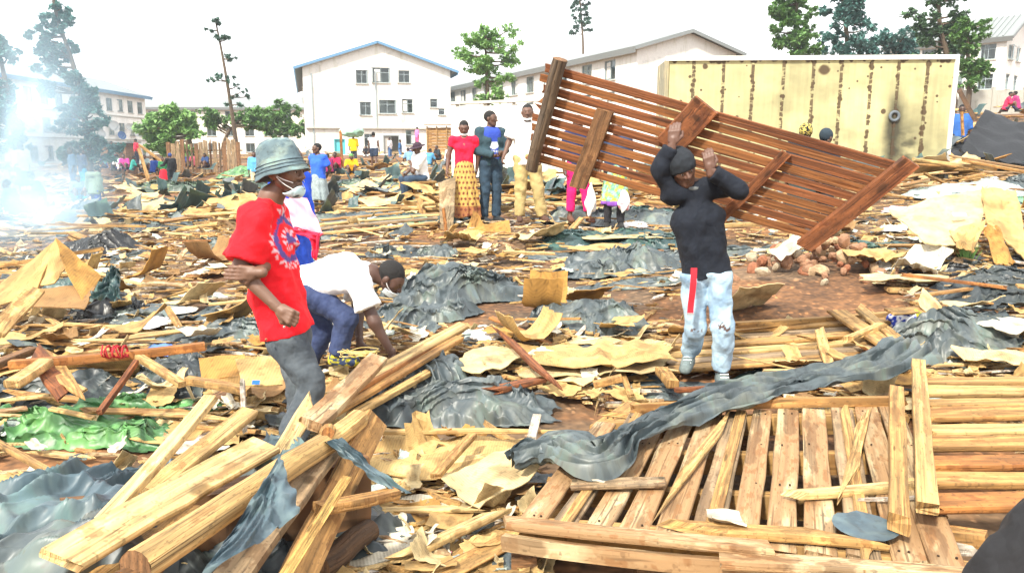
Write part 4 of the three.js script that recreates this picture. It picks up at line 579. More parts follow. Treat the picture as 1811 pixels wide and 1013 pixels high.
// ---------------------------------------------------------------- left middle ground
tarp('bright green plastic sheet crumpled along the ground', 130, 765, .75, .3, .15, 0.2, T.green, { seed: 21, N: 100, amp: 1.3 });
tarp('second bright green plastic length with pale folds', 250, 740, .55, .2, -.35, 0.18, T.green, { seed: 22, amp: 1.2 });
tarp('dark slate plastic in a long fold above the green sheet', 130, 705, .9, .25, .05, 0.2, T.dark, { seed: 23, amp: 1.2 });
tarp('slate plastic twist behind the narrow pale plank', 330, 680, .4, .3, .5, 0.36, T.dark, { seed: 24, amp: 1.2 });
tarp('green tinted plastic corner showing past the boxes', 400, 690, .45, .1, -.1, .05, T.green, { seed: 25 });
tarp('ribbed slate plastic sheet spread behind the red shirted man', 400, 600, .7, .28, -.35, 0.28, T.slate, { seed: 26, amp: 1.2 });
tarp('teal plastic heap with hanging folds left of the reddish pole', 140, 540, .55, .35, .3, 0.45, T.teal, { seed: 27, amp: 1.3 });
tarp('black plastic bundle next to the teal heap', 195, 560, .4, .25, -.2, 0.4, T.black, { seed: 28, amp: 1.2 });
flap('pointed teal plastic strip standing up from the heap', [at(192, 466, 6.6), at(205, 468, 6.6), at(210, 525, 6.4), at(150, 520, 6.3)], T.teal, { amp: .05, seed: 7 });
tarp('shiny black plastic mound behind the folded carton', 165, 450, .75, .5, .2, 0.7, T.black, { seed: 29, amp: 1.2, N: 50 });
board('long reddish square pole bound with red string', at(15, 645, 4.3), at(362, 612, 4.7), .055, .05, W.orange, { long: true, v: 2 });
{ const p = at(205, 622, 4.48), m = top('red_string', tubeGeo(Array.from({ length: 26 }, (_, i) => V(.006 * i - .08 + .01 * Math.sin(i * 7), .04 * Math.cos(i * 1.9), .045 * Math.sin(i * 1.9))), .005, 120, 5), std([.45, .02, .03]), 'tangle of red string wound round the reddish pole', 'string'); m.position.copy(p); }
board('slanting thin pole below the reddish one', at(175, 730, 3.9), at(240, 640, 4.4), .03, .03, W.red); board('pale batten slanting under the reddish pole', at(245, 632, 4.5), at(322, 680, 4.2), .05, .035, W.pale); board('tan batten end behind the pale slanting batten', at(330, 672, 4.25), at(440, 692, 4.1), .06, .04, W.tan);
board('weathered plank leaning up at the edge of the cartons', at(-10, 590, 4.9), at(62, 512, 5.4), .12, .035, W.pale, { roll: .5 });
board('stubby wide board in front of the reddish pole', at(20, 680, 4.0), at(80, 640, 4.3), .09, .045, W.pale); board('pinkish brick red board laid crosswise', at(60, 625, 4.5), at(110, 690, 4.1), .12, .03, W.red, { split: true }); board('second pinkish board under the crosswise one', at(85, 620, 4.6), at(125, 690, 4.1), .08, .03, W.tan, { split: true });
const cardAt = (label, px, py, w, d, mat, o = {}) => { const p = ground(px, py, o.lift ?? .06), m = top(o.name || 'cardboard_sheet', cardGeo(o.seed ?? Math.round(px + py), w, d, o), mat, label, 'cardboard', o.group); m.position.copy(p); m.rotation.set(o.tx || 0, o.yaw || 0, o.tz || 0, 'YXZ'); return m; };
// folded carton like a tent
{
  const p = at(120, 500, 7.2), g = thing('carton', 'large tan carton standing like a tent beside the black plastic', 'carton', p.clone());
  const fl = (a, b, c, d, m, s) => { const q = [a, b, c, d].map(([x, y, D]) => at(x, y, D).sub(p)); part('panel', sheetGeo(10, 8, .012, (u, v) => { const r = q[0].clone().lerp(q[1], u).lerp(q[3].clone().lerp(q[2], u), v); return [r.x, r.y + .02 * noise(u * 3, v * 3, s), r.z + .03 * noise(u * 2.5, v * 2.5, s + 2)]; }, .9), m, g); };
  fl([98, 420, 7.3], [120, 468, 7.1], [95, 500, 7.0], [40, 512, 7.0], K.tan, 1); fl([98, 420, 7.3], [178, 488, 7.2], [150, 540, 6.8], [112, 470, 7.05], K.amber, 2); fl([0, 500, 7.4], [100, 424, 7.34], [60, 520, 6.9], [-20, 545, 6.8], K.mid, 5); fl([60, 512, 6.95], [170, 500, 7.1], [150, 545, 6.7], [30, 540, 6.7], K.brown, 8);
}
{
  const p = at(430, 655, 4.5), g = thing('carton', 'amber open carton with a small blue label behind the man in red', 'carton', p.clone());
  const fl = (c, m, s) => { const q = c.map(([x, y, D]) => at(x, y, D).sub(p)); part('panel', sheetGeo(8, 6, .008, (u, v) => { const r = q[0].clone().lerp(q[1], u).lerp(q[3].clone().lerp(q[2], u), v); return [r.x, r.y + .012 * noise(u * 3, v * 3, s), r.z + .015 * noise(u * 2.5, v * 2.5, s + 2)]; }, .9), m, g); };
  fl([[350, 632, 4.7], [432, 626, 4.65], [440, 662, 4.4], [356, 672, 4.45]], K.amber, 1); fl([[415, 634, 4.5], [505, 628, 4.5], [500, 680, 4.25], [428, 682, 4.2]], K.tan, 4); fl([[352, 672, 4.44], [432, 664, 4.4], [428, 690, 4.36], [360, 686, 4.4]], K.mid, 7);
  const lb = part('label', new THREE.PlaneGeometry(.045, .025), std([.02, .14, .5]), g); lb.position.copy(at(452, 676, 4.2).sub(p)); lb.rotation.x = -.6;
}
for (const [px, py, w, d, m, o, lab] of [
  [420, 560, .55, .35, K.tan, { tx: -.4, fold: .6, yaw: .3, lift: .15 }, 'tan card folded up beside the red shirt hem'], [345, 530, .5, .35, K.pale, { fold: .5, yaw: -.3, lift: .14, tz: .2 }, 'pale card panel propped on the slate plastic'], [250, 580, .45, .3, K.mid, { fold: .7, yaw: .8, lift: .12 }, 'mid brown card bent over beside the teal heap'],
  [455, 700, .9, .5, K.tan, { yaw: .4, lift: .03 }, 'flat sandy card spread under the narrow pale plank'], [330, 770, .7, .4, K.tan, { yaw: -.3, lift: .02 }, 'printed sandy card beneath the pale battens'], [60, 600, .5, .3, K.tan, { fold: .4, yaw: .2, lift: .08 }, 'curled card by the weathered leaning plank'], [160, 655, .55, .35, K.tan, { tx: -.7, yaw: .1, lift: .12 }, 'upright tan card behind the crossed pinkish boards'],
  [380, 460, .7, .4, K.brown, { curl: .25, yaw: 1.2, lift: .1 }, 'brown curled card tube behind the red shirted man'], [265, 480, .6, .4, K.amber, { fold: .8, tz: .3, lift: .12 }, 'amber card flap lying open near the black mound'], [190, 505, .4, .3, K.mid, { tx: -.6, lift: .14 }, 'mid brown card leaning on the black mound'],
  [1060, 632, 1.0, .6, K.tan, { yaw: .12, lift: .12, crumple: .05, nu: 16, nv: 12 }, 'wide buff card sheet with lifted front edge before the carrier'], [1050, 655, 1.05, .4, K.pale, { yaw: .16, lift: .07, crumple: .04, nu: 16, nv: 10 }, 'lower buff card sheet under the wide one'], [790, 815, .85, .5, K.tan, { yaw: -.1, lift: .09, nu: 14, nv: 10 }, 'dusty sand coloured card flat before the pallet'], [880, 850, .5, .36, K.pale, { yaw: .7, lift: .13, fold: .25, crumple: .04 }, 'torn corrugated card with peeled face by the pallet corner'], [735, 890, .75, .1, K.white, { yaw: .05, lift: .04, crumple: .02 }, 'long edge of layered corrugated card near the dark strap'],
  [860, 640, .6, .4, K.pale, { yaw: .9, lift: .1 }, 'pale card panel behind the big twisted plastic'], [930, 600, .5, .3, K.tan, { curl: .2, lift: .1, yaw: .5 }, 'curved tan card beside the split red stick'], [965, 545, .45, .35, K.amber, { curl: .28, yaw: 1.4, lift: .12 }, 'rolled amber card shell near the grey plastic heap'], [1040, 525, .4, .3, K.amber, { tx: -.5, yaw: .4, lift: .12 }, 'small amber card standing behind the grey plastic heap'], [1100, 610, .8, .3, K.pale, { lift: .05, yaw: -.2 }, 'pale card strip in front of the grey plastic heap'],
  [1330, 530, .5, .4, K.pale, { tx: -.7, yaw: .4, lift: .15 }, 'pale card leaning behind the carrier leg'], [1330, 600, .5, .25, K.tan, { lift: .12, curl: .1 }, 'tan card curled behind the carrier knee'], [1120, 420, 1.6, .6, K.pale, { lift: .08, yaw: .2 }, 'long pale card sheet lying behind the carried pallet'], [960, 425, .7, .5, K.pale, { fold: .5, tx: -.1, lift: .08, crumple: .08 }, 'crumpled pale card carton by the khaki trousers'], [1060, 440, .9, .5, K.tan, { lift: .1, yaw: .3 }, 'tan card flat beyond the grey plastic'],
  [1400, 650, .35, .3, K.pale, { tx: -.4, lift: .08 }, 'buff card standing at the floor panel end'], [1720, 545, .45, .22, K.pale, { lift: .12, fold: .3 }, 'cream card block by the right hand plastic'], [1790, 580, .5, .3, K.white, { lift: .15, yaw: .5 }, 'white topped card lying at the right edge'], [1770, 640, .55, .3, K.pale, { lift: .1, yaw: -.3, crumple: .05 }, 'creased buff card beside the tilted panel'], [1540, 458, .6, .4, K.tan, { lift: .15, crumple: .08, yaw: .2 }, 'crumpled tan card beside the brick rubble'], [1600, 495, .8, .3, K.pale, { lift: .1 }, 'layered pale card lying right of the rubble'], [620, 975, .5, .2, K.white, { lift: .06, yaw: .3 }, 'white paper sack bottom at the foot of the timber heap'], [830, 960, .5, .2, K.tan, { lift: .02, yaw: .1 }, 'sandy card strip lying before the pallet'],
]) cardAt(lab, px, py, w, d, m, o);
// big carton sheets at the right, like a collapsed lean-to
{
  const p = at(1700, 440, 7.6), g = thing('carton', 'huge cream carton sheet with a small blue print bent like a lean-to', 'carton', p.clone());
  const fl = (c, m, s, n = 14) => { const q = c.map(([x, y, D]) => at(x, y, D).sub(p)); return part('panel', sheetGeo(n, n, .012, (u, v) => { const r = q[0].clone().lerp(q[1], u).lerp(q[3].clone().lerp(q[2], u), v); return [r.x, r.y + .05 * noise(u * 3, v * 3, s) + .02 * ridge(u * 5, v * 5, s), r.z + .06 * noise(u * 2.5, v * 2.5, s + 2)]; }, .9), m, g); };
  fl([[1572, 372, 8.4], [1748, 330, 8.7], [1730, 438, 7.6], [1640, 432, 7.6]], K.pale, 1); fl([[1738, 332, 8.6], [1795, 338, 8.5], [1825, 470, 7.3], [1745, 395, 7.9]], K.tan, 3); fl([[1680, 410, 7.75], [1745, 390, 7.8], [1725, 446, 7.45], [1695, 440, 7.5]], K.tan, 6, 8); fl([[1740, 400, 7.9], [1765, 402, 7.8], [1800, 466, 7.3], [1762, 470, 7.3]], K.amber, 9, 8);
  const pr = part('print', new THREE.PlaneGeometry(.14, .05), std([.30, .62, .72]), g); pr.position.copy(at(1698, 379, 8.0).sub(p)); pr.rotation.x = -.85;
  tarp('dark plastic stuffed under the huge carton sheet', 1700, 470, .9, .4, 0, .12, T.black, { seed: 44 });
}
// ---------------------------------------------------------------- middle ground
tarp('big twisted grey plastic sheet lying in a curve beside the bending man', 800, 735, .62, .28, .05, 0.3, T.slate, { seed: 51, N: 100, amp: 1.5, dir: .2 });
tarp('raised knot of the big twisted plastic', 765, 690, .26, .24, .4, 0.5, T.slate, { seed: 52, N: 100, amp: 1.4 });
tarp('slate plastic tail beneath the bending mans hand', 660, 715, .4, .24, .2, 0.2, T.dark, { seed: 53, N: 100, amp: 1.2 });
tarp('high heap of slate plastic ahead of the bending man', 800, 530, .75, .5, -.4, 0.6, T.slate, { seed: 54, N: 100, amp: 1.6, dir: -.5 });
tarp('slate plastic skirt trailing off the high heap', 750, 565, .6, .25, -.5, 0.28, T.slate, { seed: 55, amp: 1.3 });
tarp('rounded slate plastic heap in the middle of the clearing', 1095, 482, .75, .4, .1, 0.45, T.slate, { seed: 56, N: 100, amp: 1.4 });
tarp('flat dark plastic before the rounded heap', 1130, 505, .7, .18, .15, .08, T.slate, { seed: 57 });
tarp('grey plastic bag like heap in front of the buff card', 1040, 578, .5, .3, .1, 0.4, T.slate, { seed: 58, N: 100, amp: 1.4 });
tarp('small blue grey plastic fold above the bag like heap', 1010, 535, .3, .14, 0, .1, T.blue, { seed: 59 });
tarp('small grey plastic wad at the foot of the amber board', 775, 455, .28, .22, 0, .28, T.slate, { seed: 60 });
tarp('grey plastic strip lying beyond the high heap', 990, 455, .7, .2, .1, .1, T.slate, { seed: 61 });
tarp('grey plastic spread under the women with bags', 1120, 395, 1.6, .5, 0, .25, T.grey, { seed: 62, amp: 1.4 });
tarp('low grey plastic fold beside the buff card front', 840, 605, .35, .2, -.3, .1, T.grey, { seed: 63 });
for (const [a, b, w, t, m, lab, o] of [
  [[560, 745, 4.0], [810, 598, 5.6], .1, .03, W.honey, 'long honey batten under the bending mans hand', {}], [[570, 720, 4.1], [800, 590, 5.7], .09, .03, W.orange, 'orange batten beside the long honey one', {}], [[590, 700, 4.3], [820, 575, 5.9], .13, .03, W.cream, 'cream board nearest the bending mans knee', {}], [[620, 735, 4.2], [790, 640, 5.2], .07, .03, W.pale, 'pale batten on the near side of the bundle', {}],
  [[890, 590, 5.6], [968, 668, 4.7], .05, .03, W.red, 'split reddish stick slanting across the clearing', { split: true }], [[862, 692, 4.6], [955, 672, 4.75], .09, .035, W.red, 'short red weathered board lying on mud', { split: true }], [[1050, 680, 4.6], [1100, 668, 4.6], .06, .04, W.honey, 'short honey stub beside the mud', {}],
  [[580, 765, 4.0], [950, 762, 3.9], .045, .02, W.pale, 'thin pale lath lying before the twisted plastic', { split: true }], [[940, 775, 3.75], [950, 735, 4.0], .05, .02, W.white, 'small white chip of board by the mud', {}], [[770, 842, 3.35], [835, 770, 3.8], .05, .025, W.tan, 'dark edged batten lying on the dusty card', {}],
  [[700, 990, 2.75], [885, 905, 3.05], .055, .03, W.cream, 'pale splintered batten pointing at the pallet corner', { split: true }], [[1060, 760, 3.9], [1125, 715, 4.2], .12, .03, W.tan, 'board end showing under the long grey plastic', {}], [[1100, 735, 4.0], [1300, 742, 3.9], .05, .02, W.tan, 'thin batten behind the long grey plastic', { split: true }],
  [[1300, 575, 6.0], [1700, 545, 6.3], .06, .05, W.tan, 'long curved pole across the floor panel', { long: true }], [[1480, 550, 6.1], [1570, 610, 5.4], .16, .03, W.tan, 'short wide board laid over the floor panel end', {}], [[1520, 545, 6.1], [1600, 610, 5.4], .1, .03, W.pale, 'second short board beside the wide one', {}], [[1450, 580, 5.6], [1468, 650, 5.1], .07, .03, W.pale, 'splintered stake standing at the floor panel', { split: true }], [[1380, 670, 5.0], [1540, 635, 5.1], .07, .04, W.orange, 'orange batten leaning at the plastic heap', {}],
  [[1500, 600, 5.5], [1560, 575, 5.7], .06, .04, W.pale, 'pale stub lying on the short boards', {}], [[1170, 655, 5.1], [1190, 680, 4.9], .08, .06, W.tan, 'block under the floor panel corner', {}], [[1195, 690, 4.85], [1340, 682, 4.9], .04, .03, W.red, 'thin reddish batten by the carrier foot', {}], [[740, 350, 14], [752, 402, 13], .16, .05, W.tan, 'upright splintered post beside the plank stack', { split: true, roll: 1.2 }],
  [[790, 418, 11.6], [784, 368, 11.6], .05, .05, W.orange, 'thin orange stake beside the leaning board', { roll: 1.5 }], [[1650, 520, 7.2], [1811, 520, 6.8], .1, .06, W.tan, 'brown beam along the rightmost card', { long: true }], [[1570, 512, 7.0], [1720, 522, 6.8], .14, .04, W.pale, 'pale board among layered card at right', {}], [[1250, 400, 10], [1480, 385, 10], .09, .05, W.pale, 'pale pole lying behind the carried pallet', { long: true }],
  [[-20, 650, 4.4], [60, 618, 4.7], .08, .04, W.brown, 'brown beam stub entering beside the cartons', {}], [[0, 470, 7.8], [180, 440, 7.6], .05, .04, W.tan, 'slim batten crossing the tent like carton', {}], [[560, 430, 12], [800, 398, 12.5], .06, .04, W.pale, 'long lath at the near edge of the plank stack', { long: true }],
]) board(lab, at(...a), at(...b), w, t, m, o);
// floor panel lying behind the carrier
{
  const FL = ground(1180, 662, .06), FR = ground(1540, 636, .08), BR = ground(1575, 562, .1), BL = ground(1185, 587, .08), g = thing('floor_panel', 'lying floor panel of five wide boards behind the carrier', 'panel', FL.clone());
  for (let i = 0; i < 6; i++) { const v = (i + .5) / 6; slat(g, FL.clone().lerp(BL, v), FR.clone().lerp(BR, v), FL.distanceTo(BL) / 6.3, .03, [W.tan, W.grey, W.pale, W.tan, W.grey, W.tan][i], { name: 'board', long: true, v: i }); }
  for (const u of [.05, .5, .95]) slat(g, U(FL.clone().lerp(FR, u), -.045), U(BL.clone().lerp(BR, u), -.045), .07, .06, W.brown, { name: 'bearer' });
}
// plank stack in the middle distance (separate boards)
for (let i = 0; i < 7; i++) board(['near edge', 'second', 'third', 'middle', 'fifth', 'sixth', 'far edge'][i] + ' flat board of the low stack left of the red topped woman', U(ground(560 + i * 3, 428 - i * 7.5), .12 + .012 * i), U(ground(772 + i * 2, 408 - i * 7), .13 + .01 * i), .16, .035, [W.pale, W.grey, W.cream, W.tan][i % 4], { long: true, group: 'boards of the low stack' });
flap('grey brown board sheet standing on end under the womans hand', [at(776, 322, 12.2), at(806, 312, 12.2), at(800, 412, 11.9), at(778, 420, 11.9)], std([.46, .36, .22], { map: woodMap }), { amp: .008, th: .03, name: 'board_sheet', cat: 'board' });
flap('orange brown hardboard sheet standing in front of the red topped woman', [at(800, 412, 11.3), at(900, 386, 11.4), at(908, 438, 11.0), at(806, 454, 10.9)], K.amber, { amp: .012, th: .02, name: 'board_sheet', cat: 'board', seed: 3 });
flap('small orange card triangle behind the hardboard sheet', [at(838, 372, 11.8), at(846, 376, 11.8), at(868, 420, 11.5), at(820, 418, 11.5)], K.amber, { amp: .01, th: .012, name: 'board_sheet', cat: 'board', seed: 5 });
// rubble of broken bricks
{
  const R = RNG(88), mk = (s) => { const g = new THREE.IcosahedronGeometry(1, 1), p = g.attributes.position; for (let i = 0; i < p.count; i++) { let x = p.getX(i), y = p.getY(i), z = p.getZ(i); const q = Math.max(Math.abs(x), Math.abs(y), Math.abs(z)), k = lerp(1, 1 / q, .62) * (1 + .2 * noise(x * 1.7 + s * 5, y * 1.7, z * 1.7)) * .8; p.setXYZ(i, x * k, y * k, z * k); } g.computeVertexNormals(); return g; }, B = Array.from({ length: 7 }, (_, i) => mk(i)), mats = [M.brick, M.brickPale, M.brick, M.brickRed, M.stone];
  const c = ground(1458, 474);
  for (let i = 0; i < 120; i++) { const a = R() * 6.283, r = Math.sqrt(R()) * (i < 78 ? .62 : 1.25), x = c.x + Math.cos(a) * r * 1.15, z = c.z + Math.sin(a) * r * .75, hump = i < 78 ? Math.max(0, .36 * (1 - (r / .66) ** 2)) : 0, mi = Math.floor(R() * 5), s = .035 + R() * .038, m = top('broken_brick', B[i % 7], mats[mi], (s > .058 ? 'large ' : s < .044 ? 'small ' : '') + ['brown', 'buff', 'brown', 'red', 'grey'][mi] + ' broken brick ' + (i < 78 ? (r < .3 ? 'on top of' : 'in the side of') : 'scattered round') + ' the rubble heap', 'brick', 'broken bricks of the rubble heap'); m.scale.set(s * 1.35, s * .8, s); m.position.set(x, terr(x, z) + hump * (.35 + .65 * R()) + s * .5, z); m.rotation.set(R() * 2, R() * 6, R() * 2); }
  for (const [px, py, k] of [[1330, 455, 1], [1385, 440, 1.3], [1350, 480, .8]]) { const p = ground(px, py, .1), m = top('cement_lump', B[2], M.stone, 'pale lump of mortar beside the brick rubble', 'rubble', 'mortar lumps by the rubble'); m.scale.set(.12 * k, .07 * k, .08 * k); m.position.copy(p); m.rotation.y = px; }
  const sk = top('paper_sack', cardGeo(7, .34, .2, { fold: .4, crumple: .05 }), K.white, 'crumpled white sack lying on the brick rubble', 'sack'); sk.position.copy(ground(1395, 445, .22)); sk.rotation.set(.3, .4, .3);
}
// small bright things: patterned cloth bundle, grass tuft
{
  const p = ground(1605, 568, .1), R = RNG(4), m = top('cloth_bundle', net((x, y, z) => Math.hypot(x / 1.3, y, z) - .11 + .03 * noise(x * 14, y * 14, z * 14), [-.2, -.16, -.18], [.2, .16, .18], .012, (x, y, z) => { const n = noise(x * 30, y * 30, z * 30); return x > .02 ? (n > .1 ? [.75, .55, .02] : [.2, .2, .02]) : n > .05 ? [.8, .8, .82] : [.02, .05, .4]; }), M.vc, 'small blue and yellow patterned cloth bundle by the plastic heap', 'cloth'); m.position.copy(p);
  const gp = ground(1712, 470, 0), pos = [], idx = []; for (let i = 0; i < 60; i++) { const a = R() * 6.28, r = R() * .08, h = .08 + R() * .1, j = pos.length / 3, x = Math.cos(a) * r, z = Math.sin(a) * r; pos.push(x - .006, 0, z, x + .006, 0, z, x + Math.cos(a) * .06, h, z + Math.sin(a) * .06); idx.push(j, j + 1, j + 2); } const t = top('grass_tuft', geoOf(pos, idx), LF.light, 'small tuft of bright grass in front of the huge carton', 'grass tuft'); t.position.copy(gp); t.position.y += .08;
  const st = (px, py, col, lab) => { const q = ground(px, py, .01), pts = Array.from({ length: 40 }, (_, i) => V((R() - .5) * .3, R() * .04, (R() - .5) * .2)); const s = top('string_tangle', tubeGeo(pts, .0028, 300, 4), std(col), lab, 'string'); s.position.copy(q); }; st(735, 985, [.8, .2, .3], 'tangle of pink string on the soil by the pallet'); st(520, 620, [.72, .55, .2], 'tangle of straw coloured string at the bending mans feet'); const sp = scene.children[scene.children.length - 1]; sp.position.copy(at(632, 628, 5.2));
}
// ---------------------------------------------------------------- people
const rel = (base) => (px, py, D) => at(px, py, D).sub(base);
// man in the red T-shirt, facing right
{
  const base = V(at(505, 700, 4.08).x, 0, -4.08); base.y = terr(base.x, base.z); const p = rel(base), D = 4.08;
  const jn = { pelvis: p(506, 580, D), chest: p(468, 440, D), neck: p(478, 350, D), head: p(503, 306, D - .01), shR: p(452, 388, D - .17), shL: p(484, 386, D + .17), elR: p(424, 478, D - .25), wrR: p(492, 545, D - .3), elL: p(496, 452, D + .06), wrL: p(452, 482, D - .31), hipR: p(506, 598, D - .09), hipL: p(516, 598, D + .09), knR: p(552, 685, D - .1), knL: p(530, 690, D + .1), anR: p(515, 775, D - .12), anL: p(545, 790, D + .12), toeR: p(560, 796, D - .14), toeL: p(592, 806, D + .12) };
  const red = plain('#e80a1e', .06), O = p(522, 425, D);
  const g = person('man in a red T-shirt and grey bucket hat standing with one arm folded behind', base, { joints: jn, cell: .0125, look: Math.PI / 2 - .35, nod: -.02, beard: true, hair: 'none', skin: [.16, .085, .055],
    handR: { dir: [.75, -.45, .25], palm: [.2, -.3, -.9], curl: 1.05 }, handL: { dir: [-.97, .0, .12], palm: [-.1, 0, -1], curl: .22, thumb: 1 },
    top: { e: .028, drop: .02, sleeve: .8, cuff: .035, w: .018, flare: 1.3, col: (x, y, z) => { const c = red(x, y, z), r = Math.hypot((x - O.x) * 1.0, (y - O.y - .02) * .78, z * .55), th = Math.atan2(y - O.y, z); if (x > O.x - .075 && r < .135 && r > .03) { const ring = Math.floor(r / .022); if (r > .118) return Math.sin(th * 30) > .3 ? [.75, .5, .55] : c; if (ring % 3 === 1) return [.10, .06, .26]; if (ring % 3 === 2 && Math.sin(th * 14 + ring) > .2) return [.7, .5, .58]; } return c; } },
    legs: { e: .017, w: .014, cuff: .02, waist: .02, col: denim('#3c4650', .8) }, shoe: [.03, .03, .035] });
  // bucket hat
  const pr = [[.001, .142], [.04, .14], [.072, .131], [.094, .108], [.103, .07], [.108, .035], [.114, .012], [.124, -.016], [.136, -.048], [.139, -.058], [.134, -.058], [.118, -.02], [.106, .004], [.1, .02], [.001, .1]].map(([x, y]) => new THREE.Vector2(x, y));
  const hg = new THREE.LatheGeometry(pr, 48), hp = hg.attributes.position; for (let i = 0; i < hp.count; i++) { const x = hp.getX(i), y = hp.getY(i), z = hp.getZ(i), n = 1 + .05 * noise(x * 14, y * 14, z * 14) + .02 * noise(x * 40, y * 30, z * 40); hp.setXYZ(i, x * n * .98, y * (1 + .04 * noise(x * 12, 3, z * 12)) + .012 * noise(x * 9, 9, z * 9) * (y < 0 ? 1.6 : .4), z * n * 1.1); } hg.computeVertexNormals();
  const clothGrey = std([.20, .30, .34], { map: dustMap, bumpMap: weaveBump, bumpScale: .001 }), hat = part('hat', hg, clothGrey, g); hat.applyMatrix4(g.hm); const q = hat.quaternion.clone(); hat.rotateX(-.24); hat.translateY(.046); hat.translateZ(-.016);
  for (let i = 0; i < 3; i++) { const r = .1165 + i * .007, y = .008 - i * .018, s = part('stitch_band', new THREE.TorusGeometry(r, .0022, 5, 48), std([.07, .10, .12]), hat); s.rotation.x = Math.PI / 2; s.scale.set(1, 1.12, 1); s.position.y = y; }
  // mask pulled under the chin
  const mk = net((x, y, z) => { const d = Math.abs(headField(x, y, z) - .012) - .004, e = y + .112 + .01 * Math.sin(x * 60) - .3 * (z - .06); return Math.max(d, Math.abs(e) - .022, .0 - z + .01); }, [-.1, -.15, -.02], [.1, -.02, .14], .005, () => [.50, .68, .72]); mk.applyMatrix4(g.hm); part('face_mask', mk, M.vc, g);
  for (const s of [-1, 1]) for (const y of [-.05, -.085]) { const st = part('mask_strap', tubeGeo([V(s * .05, y, .085), V(s * .08, y * .6, .045), V(s * .09, -.005, .0)], .0022, 12, 5), M.white, g); st.applyMatrix4(g.hm); }
  for (const [x, y] of [[502, 578], [470, 600]]) { const b = part('rivet', new THREE.SphereGeometry(.007, 8, 6), x > 480 ? M.steel : M.brickRed, g); b.position.copy(p(x, y, D - .24)); }
}
// woman with the pink wrap behind him
{
  const D = 6.6, base = V(at(524, 500, D).x, 0, -D); base.y = terr(base.x, base.z); 
  const g = person('person in blue with a pink red-trimmed wrap standing behind the red shirt', base, { cell: .024, turn: 1.2, size: .93, top: { col: plain('#1c4fd0'), sleeve: 1.6, drop: .08, e: .02 }, skirt: { hem: .25, col: plain('#2049b8'), r1: .2 }, shoe: [.03, .03, .03] });
  const mk = (c, mat, th) => part(mat.n, sheetGeo(16, 18, th, (u, v) => { const q = c.map(([x, y, d]) => at(x, y, d)); const r = q[0].clone().lerp(q[1], u).lerp(q[3].clone().lerp(q[2], u), v); return [r.x, r.y + .01 * noise(u * 5, v * 4), r.z + .05 * noise(u * 3, v * 2.5, 2)]; }, .9), mat.m, g);
  for (const [c, m, n] of [[[[500, 342, 6.45], [542, 350, 6.4], [572, 415, 6.3], [505, 402, 6.3]], std([.72, .34, .42]), 'wrap'], [[[505, 398, 6.29], [572, 413, 6.29], [556, 424, 6.29], [512, 410, 6.29]], std([.72, .02, .07]), 'wrap_trim'], [[[548, 414, 6.285], [566, 412, 6.285], [560, 462, 6.29], [552, 455, 6.29]], std([.72, .02, .07]), 'wrap_trim']]) {
    g.updateMatrixWorld(true); const inv = g.matrixWorld.clone().invert(), me = mk(c, { m, n }, .004); me.geometry.applyMatrix4(inv); me.geometry.computeVertexNormals(); }
}
// man bending down in the white shirt
{
  const D = 5.4, base = V(at(585, 640, D).x, 0, -D); base.y = terr(base.x, base.z); const p = rel(base);
  const jn = { pelvis: p(528, 506, D), chest: p(610, 482, D), neck: p(656, 482, D), head: p(690, 492, D), shR: p(636, 508, D - .19), shL: p(632, 484, D + .17), elR: p(662, 570, D - .25), wrR: p(694, 628, D - .25), elL: p(632, 560, D + .15), wrL: p(636, 606, D + .05), hipR: p(545, 518, D - .09), hipL: p(545, 512, D + .09), knR: p(612, 560, D - .12), knL: p(570, 590, D + .1), anR: p(596, 628, D - .12), anL: p(540, 652, D + .12), toeR: p(625, 640, D - .14), toeL: p(572, 664, D + .12) };
  const pr = p(572, 468, D);
  const g = person('man in a white T-shirt and blue jeans bending down to lift boards', base, { joints: jn, cell: .0135, look: Math.PI / 2 - .2, nod: .75, hair: 'short', skin: [.085, .043, .03], handR: { dir: [.15, -1, .1], palm: [-.8, 0, .5], curl: .6 }, handL: { dir: [.2, -1, .2], palm: [.2, 0, -1], curl: .6 },
    top: { e: .026, drop: .02, sleeve: .6, cuff: .03, w: .016, col: (x, y, z) => { const k = .84 + .03 * noise(x * 40, y * 40, z * 40); const on = x > pr.x - .1 && x < pr.x + .16 && z > -.1 && Math.abs(y - pr.y) < .06 && Math.sin((y - pr.y) * 200) > .3 && noise(x * 70, y * 20, 3) > 0; return on ? [.45, .46, .46] : [k, k, k]; } },
    legs: { e: .02, w: .016, noClip: true, col: denim('#1b2f5c', .8) }, shoe: (x, y, z) => (noise(x * 30, y * 40, z * 30) > .12 ? [.6, .55, .03] : [.03, .05, .12]) });
  const mk = net((x, y, z) => { const d = Math.abs(headField(x, y, z) - .012) - .004; return Math.max(d, Math.abs(y + .07) - .025, .03 - z); }, [-.1, -.15, -.02], [.1, -.02, .14], .006, () => [.7, .78, .8]); mk.applyMatrix4(g.hm); part('face_mask', mk, M.vc, g);
  const st = part('mask_strap', tubeGeo([V(-.05, -.05, .085), V(-.08, -.03, .04), V(-.09, .0, -.0)], .003, 10, 5), M.white, g); st.applyMatrix4(g.hm);
}
